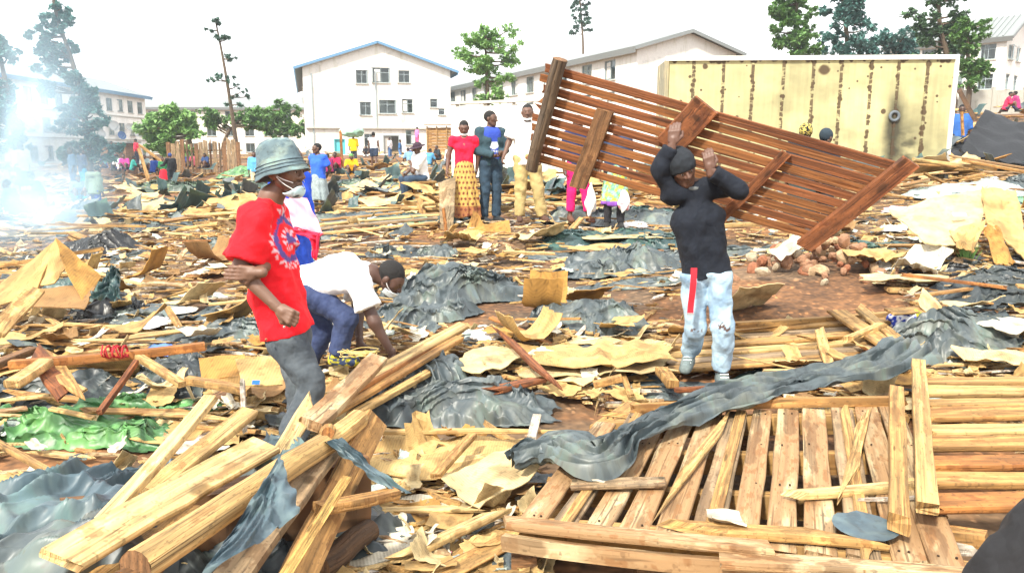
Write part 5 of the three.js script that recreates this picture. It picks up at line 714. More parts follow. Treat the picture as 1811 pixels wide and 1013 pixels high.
// man carrying the pallet, walking towards the camera
{
  const D = 5.16, base = V(at(1250, 690, D).x, 0, -D); base.y = terr(base.x, base.z); const p = rel(base);
  const jn = { pelvis: p(1250, 478, D), chest: p(1235, 390, D), neck: p(1228, 336, D + .02), head: p(1206, 298, D - .04), shR: p(1186, 338, D), shL: p(1276, 330, D + .02), elR: p(1172, 268, D + .04), wrR: p(1189, 262, D - .12), elL: p(1306, 336, D - .12), wrL: p(1246, 312, D - .2), hipR: p(1228, 490, D), hipL: p(1272, 490, D - .02), knR: p(1230, 582, D + .02), knL: p(1279, 580, D - .08), anR: p(1219, 628, D + .2), anL: p(1277, 658, D + .02), toeR: p(1212, 654, D + .04), toeL: p(1283, 686, D - .14) };
  jn.wrL = p(1256, 300, D - .13); jn.elR = p(1168, 300, D - .06); jn.shR = p(1188, 342, D); jn.wrR = p(1190, 254, D - .1);
  const jean = (x, y, z) => { const f = clamp(.62 + 1.1 * fbm(x * 5, y * 4, z * 5, 3) + .2 * noise(x * 50, y * 50, z * 50), 0, 1.1); let c = [lerp(.12, .46, f), lerp(.22, .62, f), lerp(.36, .72, f)]; const k1 = jn.knL, k2 = jn.knR; const rp = .03 * noise(x * 30, y * 18, z * 20); if (Math.abs(y - k1.y - .02 + rp) < .016 && Math.abs(x - k1.x + rp) < .042 && z > k1.z + .03) c = noise(x * 90, y * 30) > .25 ? [.7, .78, .8] : [.09, .05, .04]; if (Math.abs(y - k2.y - .01) < .014 && Math.abs(x - k2.x + .01) < .04 && z > k2.z + .03) c = noise(x * 80, y * 80) > 0 ? [.12, .08, .07] : c; return c; };
  const g = person('man in a black sweater and ripped pale jeans carrying a slatted pallet', base, { joints: jn, cell: .0125, look: .2, nod: .34, tilt: .42, fat: .87, hair: 'none', skin: [.12, .06, .04], handR: { dir: [.1, 1, .05], palm: [.2, 0, -1], curl: .55 }, handL: { dir: [-.15, 1, .05], palm: [0, .1, -1], curl: .6 },
    top: { name: 'sweater', e: .018, drop: .04, sleeve: 1.86, cuff: .01, w: .012, flare: 1.1, col: plain('#0b1320', .2) }, legs: { e: .014, w: .014, cuff: .01, to: 1.86, waist: .0, col: jean }, shoe: (x, y, z) => [.16, .20, .20].map((q) => q * (1 + .3 * noise(x * 60, y * 60, z * 60))) });
  const cap = net((x, y, z) => { const d = Math.hypot(x / .9, (y - .035) / 1.02, (z + .015) / 1.08) - .112 + .006 * noise(x * 30, y * 30, z * 30); return Math.max(d, -(y * .9 - z * .42 + .025)); }, [-.15, -.12, -.17], [.15, .2, .15], .007, () => [.012, .016, .022]); cap.applyMatrix4(g.hm); part('cap', cap, M.vc, g);
  const col = part('collar', new THREE.TorusGeometry(.066, .018, 8, 22), std([.12, .13, .13], { bumpMap: weaveBump, bumpScale: .002 }), g); col.position.copy(jn.neck).add(V(-.02, .03, .02)); col.rotation.x = Math.PI / 2 + .25;
  const a = p(1228, 474, D - .19), b = p(1222, 554, D - .2), strap = part('belt_strap', sheetGeo(3, 14, .006, (u, v) => { const r = a.clone().lerp(b, v); return [r.x + (u - .5) * .04, r.y, r.z + .012 * Math.sin(v * 5)]; }), std([.70, .015, .03]), g); part('strap_end', boxGeo(.042, .012, .012, b.x, b.y - .006, b.z - .003), M.steel, g);
  for (const s of ['L', 'R']) { const t = jn['toe' + s], an = jn['an' + s]; for (let i = 0; i < 4; i++) { const q = part('lace', new THREE.CylinderGeometry(.004, .004, .06, 5), M.white, g); q.rotation.z = Math.PI / 2; q.position.copy(an.clone().lerp(t, .35 + i * .13)).add(V(0, .05 - i * .008, .015)); } }
}
// the carried pallet
{
  const TL = at(972, 112, 5.6), BL = at(938, 284, 5.85), TR = at(1612, 292, 4.95), BR = at(1436, 424, 5.25), c = TL.clone().add(BR).multiplyScalar(.5), g = thing('carried_pallet', 'reddish brown slatted timber panel carried over the shoulders', 'pallet', c);
  const q = (u, v) => TL.clone().lerp(TR, u).lerp(BL.clone().lerp(BR, u), v), nrm = V().crossVectors(TR.clone().sub(TL), BL.clone().sub(TL)).normalize(); if (nrm.z < 0) nrm.negate();
  const rollOf = (A, B) => { const x = B.clone().sub(A).normalize(), z = V().crossVectors(x, V(0, 1, 0)).normalize(), y = V().crossVectors(z, x); return Math.atan2(nrm.dot(z), nrm.dot(y)); };
  const lift = (p, d) => p.clone().addScaledVector(nrm, d), n = 10, hgt = TL.distanceTo(BL), mats = [W.red, W.rust, W.red, W.rust, W.red, W.red, W.rust, W.rust, W.red, W.rust];
  for (let i = 0; i < n; i++) { const v = (i + .5) / n, A = q(-.015 + .02 * LAT[i], v), B = q(1.01 - .02 * LAT[i + 7], v); slat(g, A, B, hgt / n * (i === 0 ? .86 : .74 + .1 * LAT[i + 30]), .02, mats[i], { long: true, v: i, roll: rollOf(A, B) }); }
  const bat = (u0, u1, w, t, m, v0 = -.03, v1 = 1.03, d = .03) => { const A = lift(q(u0, v0), d), B = lift(q(u1, v1), d); slat(g, A, B, w, t, m, { name: 'batten', roll: rollOf(A, B), v: 3 }); };
  bat(.2, .2, .13, .04, W.brown, .28, 1.12); bat(.455, .42, .2, .05, W.red, -.04, .45, .04); bat(.72, .705, .07, .05, W.red, .2, 1.06); bat(.985, .995, .12, .07, W.red, -.05, 1.06, .05);
  makeLog('', lift(q(.035, -.09), .07), lift(q(.02, 1.06), .07), .052, .045, M.bark, W.brown, { parent: g, partName: 'round_post', seed: 4 });
}
// ---------------------------------------------------------------- standing group in the middle
const stand = (label, px, py, D, o) => { const b = at(px, py, D); b.y = Math.min(b.y, 9); return person(label, b, { cell: .024, shoe: [.03, .03, .03], ...o }); };
const face = (px) => 0;
{
  const dots = (x, y, z) => { const a = Math.atan2(z, x) * 16 / 6.283, u = a + (Math.floor(y * 11) % 2) * .5, v = y * 11, q = Math.hypot(u - Math.round(u), v - Math.floor(v) - .5); const low = y < .28; return q < .27 ? [.16, .035, .02] : low ? [.32, .13, .045] : [.52, .33, .09]; };
  const g = stand('woman in a bright red top and yellow dotted wrap skirt looking down', 822, 392, 12.4, { size: .93, turn: .15, look: -.1, nod: .35, cell: .0145, skin: [.13, .065, .045], joints: { elR: [-.27, 1.14, -.02], wrR: [-.3, .9, .06], elL: [.25, 1.14, -.05], wrL: [.22, .9, -.05] }, fat: .92, top: { col: plain('#f5103c', .06), sleeve: .42, drop: .02, e: .01, cuff: .003, clip: (x, y, z) => .075 - Math.hypot(x * .9, y - 1.5, z - .1) }, skirt: { hem: .09, col: dots, r0: .13, r1: .25, folds: .02, top: .1, dx: .03 }, shoe: [.02, .02, .02] });
  const mk = net((x, y, z) => { const d = Math.abs(headField(x, y, z) - .012) - .005; return Math.max(d, Math.abs(y + .09) - .02, .0 - z); }, [-.1, -.15, -.02], [.1, -.02, .14], .008, () => [.7, .78, .8]); mk.applyMatrix4(g.hm); part('face_mask', mk, M.vc, g);
}
{
  const g = stand('man in open dark jacket over a blue T-shirt holding his hands together', 868, 393, 12.6, { size: 1.04, turn: .45, look: .7, nod: .05, cell: .018, joints: { elL: [.24, 1.12, .02], wrL: [.05, 1.06, .26], elR: [-.25, 1.12, .02], wrR: [-.03, 1.04, .25] }, handL: { dir: [-.4, 0, 1], palm: [0, 1, .2], curl: .6 }, handR: { dir: [.4, 0, 1], palm: [0, 1, .2], curl: .6 }, top: { name: 'jacket', col: plain('#2e4650', .15), sleeve: 1.9, drop: .06, e: .02, w: .012, clip: (x, y, z) => (z > 0 ? .045 + .05 * (1.45 - y) * .5 - Math.abs(x - .02) : -1) }, legs: { col: plain('#2d4254', .15), e: .02 }, shoe: [.02, .025, .03] });
  const tee = net((x, y, z) => { const q = Math.hypot(Math.max(0, Math.abs(x) - .06), z * 1.0, Math.max(0, Math.abs(y - 1.18) - .2)); return Math.max(q - .112, .95 - y); }, [-.24, .75, -.2], [.24, 1.6, .2], .016, (x, y, z) => { const cl = Math.hypot(x - .01, (y - 1.2) * 1.3) < .075 && z > .05 || Math.hypot(x - .06, (y - 1.22) * 1.4) < .05 && z > .05; const wd = Math.abs(y - 1.11) < .016 && Math.abs(x - .02) < .09 && z > .05; return cl || (wd && Math.sin(x * 160) > -.3) ? [.75, .78, .85] : [.03, .07, .42]; }); part('shirt', tee, M.vc, g);
}
{
  const g = stand('smiling man in white shirt and khaki trousers beside the raised pallet end', 932, 392, 12.2, { size: 1.06, turn: .1, look: -.15, cell: .02, joints: { knL: [.16, .5, .02], anL: [.24, .075, -.02], toeL: [.28, .03, .16], knR: [-.1, .5, .02], anR: [-.11, .075, -.02], elL: [.26, 1.15, .03], wrL: [.2, .95, .14], elR: [-.28, 1.16, .0], wrR: [-.36, .98, .12] }, skin: [.13, .065, .042], top: { col: [.83, .83, .82], sleeve: .7, drop: .1, e: .03, cuff: .03, w: .016 }, legs: { col: plain('#b3a06c', .12), e: .03, w: .02 }, shoe: [.09, .045, .03] });
  const mk = net((x, y, z) => { const d = Math.abs(headField(x, y, z) - .012) - .005; return Math.max(d, Math.abs(y + .1 - .1 * Math.abs(x)) - .016, .0 - z); }, [-.1, -.15, -.02], [.1, -.02, .14], .008, () => [.7, .82, .82]); mk.applyMatrix4(g.hm); part('face_mask', mk, M.vc, g);
}
stand('woman in magenta trousers with a dark wrap standing below the carried pallet', 1020, 392, 12.0, { size: .95, turn: .2, joints: { knL: [.12, .5, .03], anL: [.18, .08, .08], toeL: [.2, .03, .26] }, top: { col: plain('#1e2a52'), sleeve: 1.2, drop: .12, e: .02 }, legs: { col: plain('#e0146c', .08), e: .016, to: 1.75 }, shoe: [.12, .05, .03] });
{ const b = at(1045, 352, 11.7), m = top('cloth_bag', net((x, y, z) => Math.hypot(x * (1.2 + 4 * Math.max(0, y + .05)), y * .62, z * (1.6 + 4 * Math.max(0, y + .05))) - .19 + .05 * noise(x * 9, y * 7, z * 9), [-.24, -.36, -.2], [.24, .36, .2], .02, () => [.83, .82, .82]), M.vc, 'white cloth bundle hanging beside the magenta trousers', 'bag'); m.position.copy(b); m.scale.set(.6, .8, .7); }
stand('woman in a green and yellow print wrap standing below the carried pallet', 1086, 404, 11.6, { size: .94, turn: -.1, top: { col: plain('#2b3c58'), sleeve: 1.1, drop: .05, e: .02 }, skirt: { hem: .38, r1: .22, col: (x, y, z) => { const n = noise(x * 14, y * 14, z * 14) + .5 * noise(x * 30, y * 30, z * 30); return y < .45 ? [.22, .07, .4] : n > .12 ? [.6, .62, .06] : n > -.15 ? [.14, .36, .22] : [.3, .5, .42]; } }, legs: { col: [.02, .02, .025], e: .012 }, shoe: [.02, .02, .02] });
{ const b = at(1104, 354, 11.4), m = top('plastic_bag', net((x, y, z) => Math.hypot(x * (1.3 + 4 * Math.max(0, y + .04)), y * .7, z * (1.7 + 4 * Math.max(0, y + .04))) - .16 + .045 * noise(x * 12, y * 8, z * 12), [-.22, -.32, -.18], [.22, .32, .18], .02, (x, y, z) => (noise(x * 12, y * 12, z * 12) > .22 && y < -.05 ? [.7, .3, .35] : [.78, .8, .82])), M.vc, 'white carrier bag with pink print beside the green wrap', 'bag'); m.position.copy(b); m.scale.set(.8, .8, .8); }
stand('person with yellow and black head wrap behind the carried pallet', 1413, 424, 11.2, { size: .97, hair: 'wrap', turn: 2.6, hairCol: (x, y, z) => (noise(x * 40, y * 40, z * 40) > .05 ? [.62, .5, .12] : [.01, .01, .012]), top: { col: plain('#17242c'), sleeve: 1.5, e: .02 }, skirt: { hem: .2, col: plain('#2a3a3a') } });
stand('person in a dark cap bending behind the carried pallet', 1447, 432, 11.3, { size: .97, hair: 'wrap', turn: 2.2, nod: .5, hairCol: () => [.02, .035, .05], top: { col: plain('#1a2c3c'), sleeve: 1.5, e: .02 }, legs: { col: plain('#20262c') } });
// seated man on a stool
{
  const D = 17.6, b = at(752, 356, D), g = person('man in white shirt and dark hat sitting on a small wooden stool', b.clone().setX(b.x - .05), { cell: .026, pose: SIT, turn: -1.0, nod: .3, top: { col: [.82, .82, .82], sleeve: .8, drop: .08, e: .03, cuff: .02 }, legs: { col: plain('#31445a'), e: .022 }, shoe: [.03, .03, .03], joints: { wrL: [.02, .85, .3], elL: [.16, .68, .32] }, hair: 'wrap', hairCol: () => [.04, .02, .035] });
  const br = part('hat_brim', new THREE.CylinderGeometry(.19, .2, .015, 24), std([.035, .018, .03]), g); br.applyMatrix4(g.hm); br.translateY(.035);
  const s = thing('stool', 'small square wooden stool with crossed braces under the seated man', 'stool', b.clone()); s.rotation.y = .35;
  for (const [x, z] of [[-.17, -.17], [.17, -.17], [-.17, .17], [.17, .17]]) part('leg', boxGeo(.05, .43, .05, x, .215, z), W.tan, s); part('seat', boxGeo(.44, .035, .44, 0, .448, 0), W.tan, s); for (const z of [-.17, .17]) { const m = part('brace', boxGeo(.46, .035, .02, 0, 0, 0), W.honey, s); m.position.set(0, .22, z + .036); m.rotation.z = .75; } part('rail', boxGeo(.29, .04, .03, 0, .05, .17), W.tan, s);
}
stand('woman in a blue top and grey skirt with an arm behind her back', 566, 386, 16.8, { size: .94, turn: -.55, look: -.4, joints: { elR: [-.26, 1.15, -.12], wrR: [-.08, 1.0, -.17], elL: [.26, 1.15, -.12], wrL: [.1, .98, -.17] }, fat: 1.08, top: { col: plain('#2f62d8', .08), sleeve: .7, drop: .05, e: .018 }, skirt: { hem: .42, r0: .15, r1: .24, col: (x, y, z) => (Math.sin(y * 200) * Math.sin(Math.atan2(z, x) * 30) > 0 ? [.30, .36, .37] : [.24, .29, .30]) }, shoe: [.03, .03, .03] });
stand('man in a pale blue sweater and cream trousers far behind the hat', 452, 338, 34, { cell: .035, turn: .2, top: { col: plain('#5aa2dc'), sleeve: 1.8, e: .03 }, legs: { col: plain('#cfc4a4'), e: .025 } });
stand('man in a grey green sweater and blue jeans walking away by the smoke', 172, 394, 22.5, { cell: .028, turn: 2.8, nod: .3, size: 1.0, joints: { chest: [0, 1.25, .08], neck: [0, 1.42, .12], head: [0, 1.56, .17], knL: [.1, .5, .12], anL: [.11, .08, .1], toeL: [.12, .03, .28] }, top: { col: plain('#71846f'), sleeve: 1.85, drop: .12, e: .03 }, legs: { col: denim('#1c3f8e', .6), e: .02 } });
stand('man in dark clothes and cap leaning beside a red skirted woman', 304, 332, 39, { cell: .036, turn: -2.4, hair: 'wrap', hairCol: () => [.02, .05, .2], joints: { chest: [-.04, 1.26, 0], wrL: [.4, 1.1, .3], elL: [.3, 1.15, .1] }, top: { col: plain('#141a20'), sleeve: 1.85, e: .03 }, legs: { col: plain('#1d2730'), e: .025 } });
stand('woman in a long bright red skirt beside the man in dark clothes', 290, 328, 40, { cell: .036, turn: .6, size: .84, top: { col: plain('#2c7a4a'), sleeve: 1.2, e: .02 }, skirt: { hem: .1, r1: .3, col: plain('#ee2038') } });
stand('woman in a white vest and dark shorts walking away over the debris', 662, 300, 36, { cell: .034, turn: 3.0, size: 1.0, joints: { knR: [-.12, .52, -.08], anR: [-.14, .14, -.25], toeR: [-.15, .06, -.1] }, top: { col: [.80, .80, .82], sleeve: .25, e: .02 }, legs: { col: plain('#26344a'), to: .75, e: .035 } });
stand('person in a yellow shirt carrying a green bundle before the gabled block', 626, 292, 44, { cell: .036, turn: .5, top: { col: plain('#f2cf10'), sleeve: 1.3, drop: .15, e: .035 }, legs: { col: plain('#39424a') } });
{ const p = at(622, 232, 44), m = top('cloth_bundle', net((x, y, z) => Math.hypot(x * .6, y * 1.2, z) - .42 + .12 * noise(x * 4, y * 4, z * 4), [-.9, -.5, -.6], [.9, .5, .6], .06, () => [.34, .55, .42]), M.vc, 'pale green bundle balanced above the yellow shirt', 'bundle'); m.position.copy(p); }
stand('barefoot person sitting in a yellow shirt and green cap on the boards', 622, 312, 33, { cell: .034, pose: SQUAT, turn: .2, hair: 'wrap', hairCol: () => [.12, .35, .08], top: { col: plain('#f0a814'), sleeve: 1, e: .03 }, legs: { col: plain('#22282e') } });
// seated and standing people further off: [px, feet py, distance, pose, top, legs, words]
const crowd = [[583, 308, 34, 1, '#8c1c54', '#2a2030', 'maroon top crouching left of a tall stick'], [597, 306, 35, 1, '#c41848', '#203050', 'crimson top crouching by a tall stick'], [708, 288, 58, 0, '#3c6a9c', '#5c86b8', 'blue clothes seated at the dark doorway'], [690, 284, 60, 2, '#e4e4e8', '#4c6c98', 'white top standing in the dark doorway'], [648, 278, 60, 1, '#20262e', '#ddd', 'dark top crouching below the gabled block window'],
  [738, 262, 62, 2, '#f07cc0', '#e05a90', 'pink clothes standing at the gabled block corner'], [736, 290, 46, 1, '#c0ccd0', '#5a6a78', 'pale grey top crouching near the plank stall'], [728, 288, 47, 1, '#25407c', '#303a48', 'navy top crouching near the plank stall'], [758, 294, 40, 1, '#4f8fb6', '#2b3e58', 'light blue top sitting behind the seated man'], [776, 286, 45, 1, '#222c34', '#22303c', 'black top crouching below the plank stall'], [790, 288, 44, 1, '#d8d8de', '#5a7a9c', 'white and blue clothes reclining near the plank stall'], [725, 292, 44, 1, '#7fa8c4', '#44586c', 'washed blue top sitting on the heap'],
  [186, 300, 48, 1, '#4a5a9a', '#203', 'indigo top sitting under the dishes'], [200, 300, 46, 2, '#c86070', '#334', 'rose top standing under the dishes'], [212, 302, 46, 1, '#e8e8e8', '#447', 'white top sitting under the dishes'], [222, 303, 45, 1, '#c8308c', '#313', 'magenta top sitting under the dishes'], [233, 304, 44, 1, '#38a89c', '#345', 'turquoise top sitting under the dishes'], [243, 296, 46, 2, '#e02848', '#334', 'scarlet top standing under the dishes'], [256, 303, 45, 1, '#9aa', '#433', 'grey top sitting under the dishes'], [270, 308, 43, 1, '#2a4c9c', '#223', 'blue top sitting near the board fence'], [282, 306, 44, 1, '#3a5a88', '#222', 'steel blue top sitting near the board fence'], [330, 296, 52, 1, '#324a8a', '#223', 'dark blue top sitting at the board fence end'], [344, 296, 52, 1, '#b05060', '#223', 'brick red top sitting at the board fence end'], [366, 298, 50, 1, '#28406c', '#322', 'navy top sitting beyond the board fence'],
  [20, 372, 20, 1, '#a8bcc4', '#456', 'pale top sitting inside the smoke'], [45, 352, 23, 2, '#d8dcd8', '#567', 'whitish top standing inside the smoke'], [52, 372, 19, 1, '#3a4a5c', '#223', 'slate top with white lettering sitting inside the smoke'], [8, 345, 25, 1, '#7a9ca8', '#345', 'grey blue top sitting inside the smoke'], [30, 385, 18, 1, '#56a0a4', '#345', 'sea green top sitting inside the smoke'], [140, 356, 27, 1, '#7890a8', '#39b', 'faded blue top sitting beside the smoke'], [150, 342, 30, 2, '#31425e', '#28a', 'dark blue top standing beside the smoke'], [132, 345, 29, 2, '#4f6f8c', '#346', 'denim blue clothes standing beside the smoke'],
  [1778, 198, 36, 1, '#d02c54', '#334', 'red top sitting before the concrete fence'], [1800, 197, 36, 1, '#a03068', '#348', 'plum top sitting before the concrete fence'], [1692, 300, 21, 2, '#3060a8', '#334', 'blue and red clothes peering from behind the container'], [1697, 292, 23, 1, '#d01838', '#a02', 'scarlet top crouching behind the container corner']];
crowd.forEach(([px, py, D, kind, c1, c2, words], i) => { const sm = i === 26; stand('person in ' + words, px, py, D, { cell: .042, pose: kind === 1 ? SQUAT : STAND, turn: ((i * 37) % 11) * .5 - 2.4, nod: (i % 3) * .2, size: .94 + (i % 4) * .03, skin: SKIN[i % 3], top: { col: sm ? (x, y, z) => (z < -.03 && Math.abs(y - .55) < .035 && Math.sin(x * 70) > -.2 ? [.75, .8, .85] : hexLin(c1)) : plain(c1), sleeve: 1.2, e: .03 }, legs: { col: plain(c2), e: .025 }, ...(sm ? { turn: Math.PI } : {}) }); });
// ---------------------------------------------------------------- loose debris over the yard
{
  const R = RNG(2024), woods = [W.cream, W.pale, W.pale, W.tan, W.cream, W.honey, W.dusty, W.brown, W.orange, W.cream, W.pale, W.tan];
  const clear = (x, z) => { const D = -z; if (D < 1.6) return true; if (Math.hypot(x - .25, z + 4.4) < .4 || Math.hypot((x - 2.6) * .8, z + 7.0) < .8 || Math.hypot(x - 3.1, z + 8) < .8) return true; if (x > .15 && x < 2.9 && D > 2.4 && D < 4.25 && x < .4 + D * .62) return true; if (D > 3.5 && D < 4.3 && x < -1.35 && x > -2.9 && R() < .75) return true; if (Math.hypot((x + .45) * .8, z + 7.1) < .7 || Math.hypot(x + .35, (z + 4.55) * 1.6) < .7) return true; if (x > .4 && x < 3.6 && D > 6.3 && D < 10.5 && R() < .6) return true; if (Math.abs(x - 1.36) < .42 && D > 4.3 && D < 5.5) return true; return false; };
  const spot = (n0, n1) => { for (;;) { const D = n0 * Math.pow(n1 / n0, Math.pow(R(), .8)), x = (R() * 2 - 1) * (D * .73 + .5); if (!clear(x, -D)) return [x, -D]; } };
  const MARKS = [['the big slatted pallet', 1.3, -3.3], ['the tilted board panel', 2.6, -3.2], ['the near timber heap', -.9, -2.7], ['the man in the red shirt', -1.2, -4.1], ['the bending man', -1.2, -5.7], ['the walking carrier', 1.36, -5.2], ['the lying floor panel', 2.0, -5.8], ['the brick rubble', 3.3, -8.2], ['the huge cream carton', 5.3, -8], ['the green plastic sheet', -2.2, -3.9], ['the tent like carton', -4.2, -7.2], ['the shiny black mound', -5, -9], ['the low plank stack', -2.2, -12.5], ['the red topped woman', -.7, -12.4], ['the khaki trousers', .4, -12.2], ['the women with bags', 1.5, -11.7], ['the seated man on the stool', -2.2, -17.6], ['the woman in the grey skirt', -4.2, -16.8], ['the steel container', 6, -14.5], ['the smoke', -8.3, -14.5], ['the man in jeans by the smoke', -12.2, -22.5], ['the high slate plastic heap', -.5, -6.9], ['the rounded plastic heap', 1.2, -8.2], ['the twisted grey plastic', -.4, -4.5], ['the buff card sheets', .6, -5.3], ['the reddish bound pole', -2.4, -4.5], ['the far sitting crowd', -21, -44], ['the gabled block', -11, -60], ['the concrete fence', 26, -40], ['the green tarpaulin heap', -5.3, -24], ['the collapsed black roof', 11.8, -18], ['the boundary wall', 1, -26], ['the board fence', -24, -48]];
  const near = (x, z) => { let b = MARKS[0], d = 1e9; for (const m of MARKS) { const q = ((x - m[1]) ** 2 + (z - m[2]) ** 2) / (m[2] * m[2]); if (q < d) { d = q; b = m; } } return (z < b[2] - .25 ? 'beyond ' : z > b[2] + .25 ? 'in front of ' : 'beside ') + b[0]; };
  const tone = new Map([[W.cream, 'cream'], [W.pale, 'pale'], [W.tan, 'tan'], [W.honey, 'honey brown'], [W.dusty, 'dusty'], [W.brown, 'brown'], [W.orange, 'orange'], [W.dark, 'dark'], [K.pale, 'cream'], [K.tan, 'tan'], [K.mid, 'mid brown'], [K.white, 'whitish'], [K.amber, 'amber'], [K.brown, 'dark brown'], [T.slate, 'slate grey'], [T.dark, 'dark'], [T.teal, 'teal'], [T.olive, 'olive'], [T.grey, 'pale grey']]);
  const boxes = Array.from({ length: 26 }, (_, i) => cardGeo(200 + i, .55, .38, { fold: i % 3 === 0 ? .25 + (i % 5) * .2 : 0, curl: i % 3 === 1 ? .03 + (i % 4) * .03 : 0, crumple: .02 + .01 * (i % 4), rag: .1 + .06 * (i % 4), nu: 9, nv: 7 }));
  // plastic first: the lower layer
  for (let i = 0; i < 46; i++) { const [x, z] = spot(4.5, 44), D = -z, s = .18 + .036 * D * (.5 + R()), far = D > 15, m = top('plastic_sheet', tarpGeo(300 + i, x, z, s * 1.5, s * .6, (R() - .5) * .9, .06 + .14 * s * (.5 + R()), { N: far ? 44 : 70, amp: 1.3 }), [T.slate, T.dark, T.slate, far ? T.olive : T.teal, far ? T.teal : T.dark, T.grey, T.slate][i % 7], 'plastic sheet', 'plastic sheet', 'loose plastic sheets'); m.position.set(x, terr(x, z), z); m.userData.label = (s > .8 ? 'broad ' : s > .4 ? 'crumpled ' : 'small ') + tone.get(m.material) + ' loose plastic sheet ' + near(x, z); }
  for (let i = 0; i < 290; i++) {
    const [x, z] = spot(2.7, 24), D = -z, k = D < 5 ? 1 : 1 + (D - 5) * .06, L = (.25 + R() * R() * .95) * k, yaw = R() < .5 ? (R() - .5) * 1.3 : R() * 3.14, tilt = (R() - .5) * .35 * (R() < .8 ? .5 : 1.8), h = .03 + R() * .16 * Math.min(1, D / 6), y = terr(x, z) + h, c = Math.cos(tilt), A = V(x - Math.cos(yaw) * c * L / 2, y - Math.sin(tilt) * L / 2, z - Math.sin(yaw) * c * L / 2), B = V(x + Math.cos(yaw) * c * L / 2, y + Math.sin(tilt) * L / 2, z + Math.sin(yaw) * c * L / 2);
    const wm = woods[Math.floor(R() * 12)], sp = R() < .25;
    board((L > 1.1 ? 'long ' : L > .55 ? '' : 'short ') + tone.get(wm) + (sp ? ' splintered' : ' loose sawn') + ' plank ' + near(x, z), A, B, (.03 + R() * .07) * Math.sqrt(k), .01 + R() * .02, wm, { split: sp, roll: (R() - .5) * .7, group: 'loose planks', v: Math.floor(R() * 30) });
  }
  for (let i = 0; i < 280; i++) {
    const [x, z] = spot(2.6, 20), D = -z, s = (.26 + R() * R() * .72) * (1 + Math.max(0, D - 6) * .04), m = top('cardboard_sheet', boxes[Math.floor(R() * 26)], [K.pale, K.tan, K.tan, K.mid, K.pale, K.white, K.amber, K.brown][Math.floor(R() * 8)], 'cardboard piece', 'cardboard', 'loose cardboard pieces'); m.scale.set(s, s * (.7 + R() * .9), s * (.6 + R() * .7)); m.position.set(x, terr(x, z) + .03 + R() * .12 * Math.min(1, D / 5), z); m.rotation.set((R() - .5) * .4, R() * 6.28, (R() - .5) * .4); const bi = boxes.indexOf(m.geometry) % 3; m.userData.label = (s > .9 ? 'large ' : s > .55 ? '' : 'small ') + tone.get(m.material) + (bi === 0 ? ' folded' : bi === 1 ? ' curled' : ' flattened') + ' loose cardboard ' + near(x, z);
  }
  // rags and thin bags among the boards
  const rag = (c, r = .85) => std(c, { bumpMap: creaseBump, bumpScale: .006, roughness: r }), RM = [[rag([.80, .80, .78]), 'white'], [rag([.62, .12, .16]), 'red'], [rag([.10, .20, .50]), 'blue'], [rag([.75, .45, .50]), 'pink'], [rag([.16, .36, .20]), 'green'], [rag([.80, .78, .70], .4), 'off white']];
  for (let i = 0; i < 30; i++) { const [x, z] = spot(3.2, 22), D = -z, s = .06 + .008 * D + R() * .05, [m, c] = RM[[0, 5, 0, 2, 5, 3, 0, 4, 1, 5][i % 10]], o = top('cloth_rag', tarpGeo(700 + i, x, z, s * 1.5, s, R() * 3, .08, { N: 20, amp: .9 }), m, c + ' crumpled rag ' + near(x, z), 'rag', 'crumpled rags'); o.position.set(x, terr(x, z) + .05, z); }
  // what nobody could count: splinters, scraps, far planks
  const stuff = (name, geo, mat, n, d0, d1, size, cols, lab, cat) => { const I = new THREE.InstancedMesh(geo, mat, n), q = new THREE.Object3D(), col = new THREE.Color(); I.name = name; tag(I, lab, cat, null, 'stuff'); for (let i = 0; i < n; i++) { let D, x; do { D = d0 * Math.pow(d1 / d0, R()); x = (R() * 2 - 1) * (D * .76 + .6); } while (D < 10.6 && D > 1.6 && clear(x, -D)); const z = -D, s = size(R, D); q.position.set(x, terr(x, z) + s[3], z); q.rotation.set((R() - .5) * s[4], R() < .5 ? (R() - .5) * 1.2 : R() * 6.28, (R() - .5) * s[4] * .5); q.scale.set(s[0], s[1], s[2]); q.updateMatrix(); I.setMatrixAt(i, q.matrix); const c = cols[Math.floor(R() * cols.length)]; I.setColorAt(i, col.setRGB(...c)); } scene.add(I); };
  const ones = [[1, 1, 1]];
  for (const [m, tn] of [[W.cream, 'cream'], [W.pale, 'pale'], [W.tan, 'tan'], [W.honey, 'honey brown'], [W.dusty, 'dusty'], [W.white, 'white painted']]) {
    stuff(numbered('wood_splinters'), SPLIT[(pk++) % 5], m, 1800, 2.2, 28, (R, D) => { const k = 1 + D * .05; return [(.05 + R() * R() * .34) * k, .006 + R() * .012 * k, (.008 + R() * .03) * k, .012 + R() * .05, .4]; }, ones, tn + ' wood splinters littering the ground', 'litter');
    if (m !== W.white) stuff(numbered('far_planks'), PLANKS[(pk++) % 14], m, 280, 13, 70, (R, D) => { const k = 1 + (D - 13) * .012; return [(.4 + R() * R() * 2) * k, .02 + R() * .03, (.05 + R() * .12) * k, .05 + R() * .3, .6]; }, ones, 'mass of ' + tn + ' planks covering the yard', 'planks');
  }
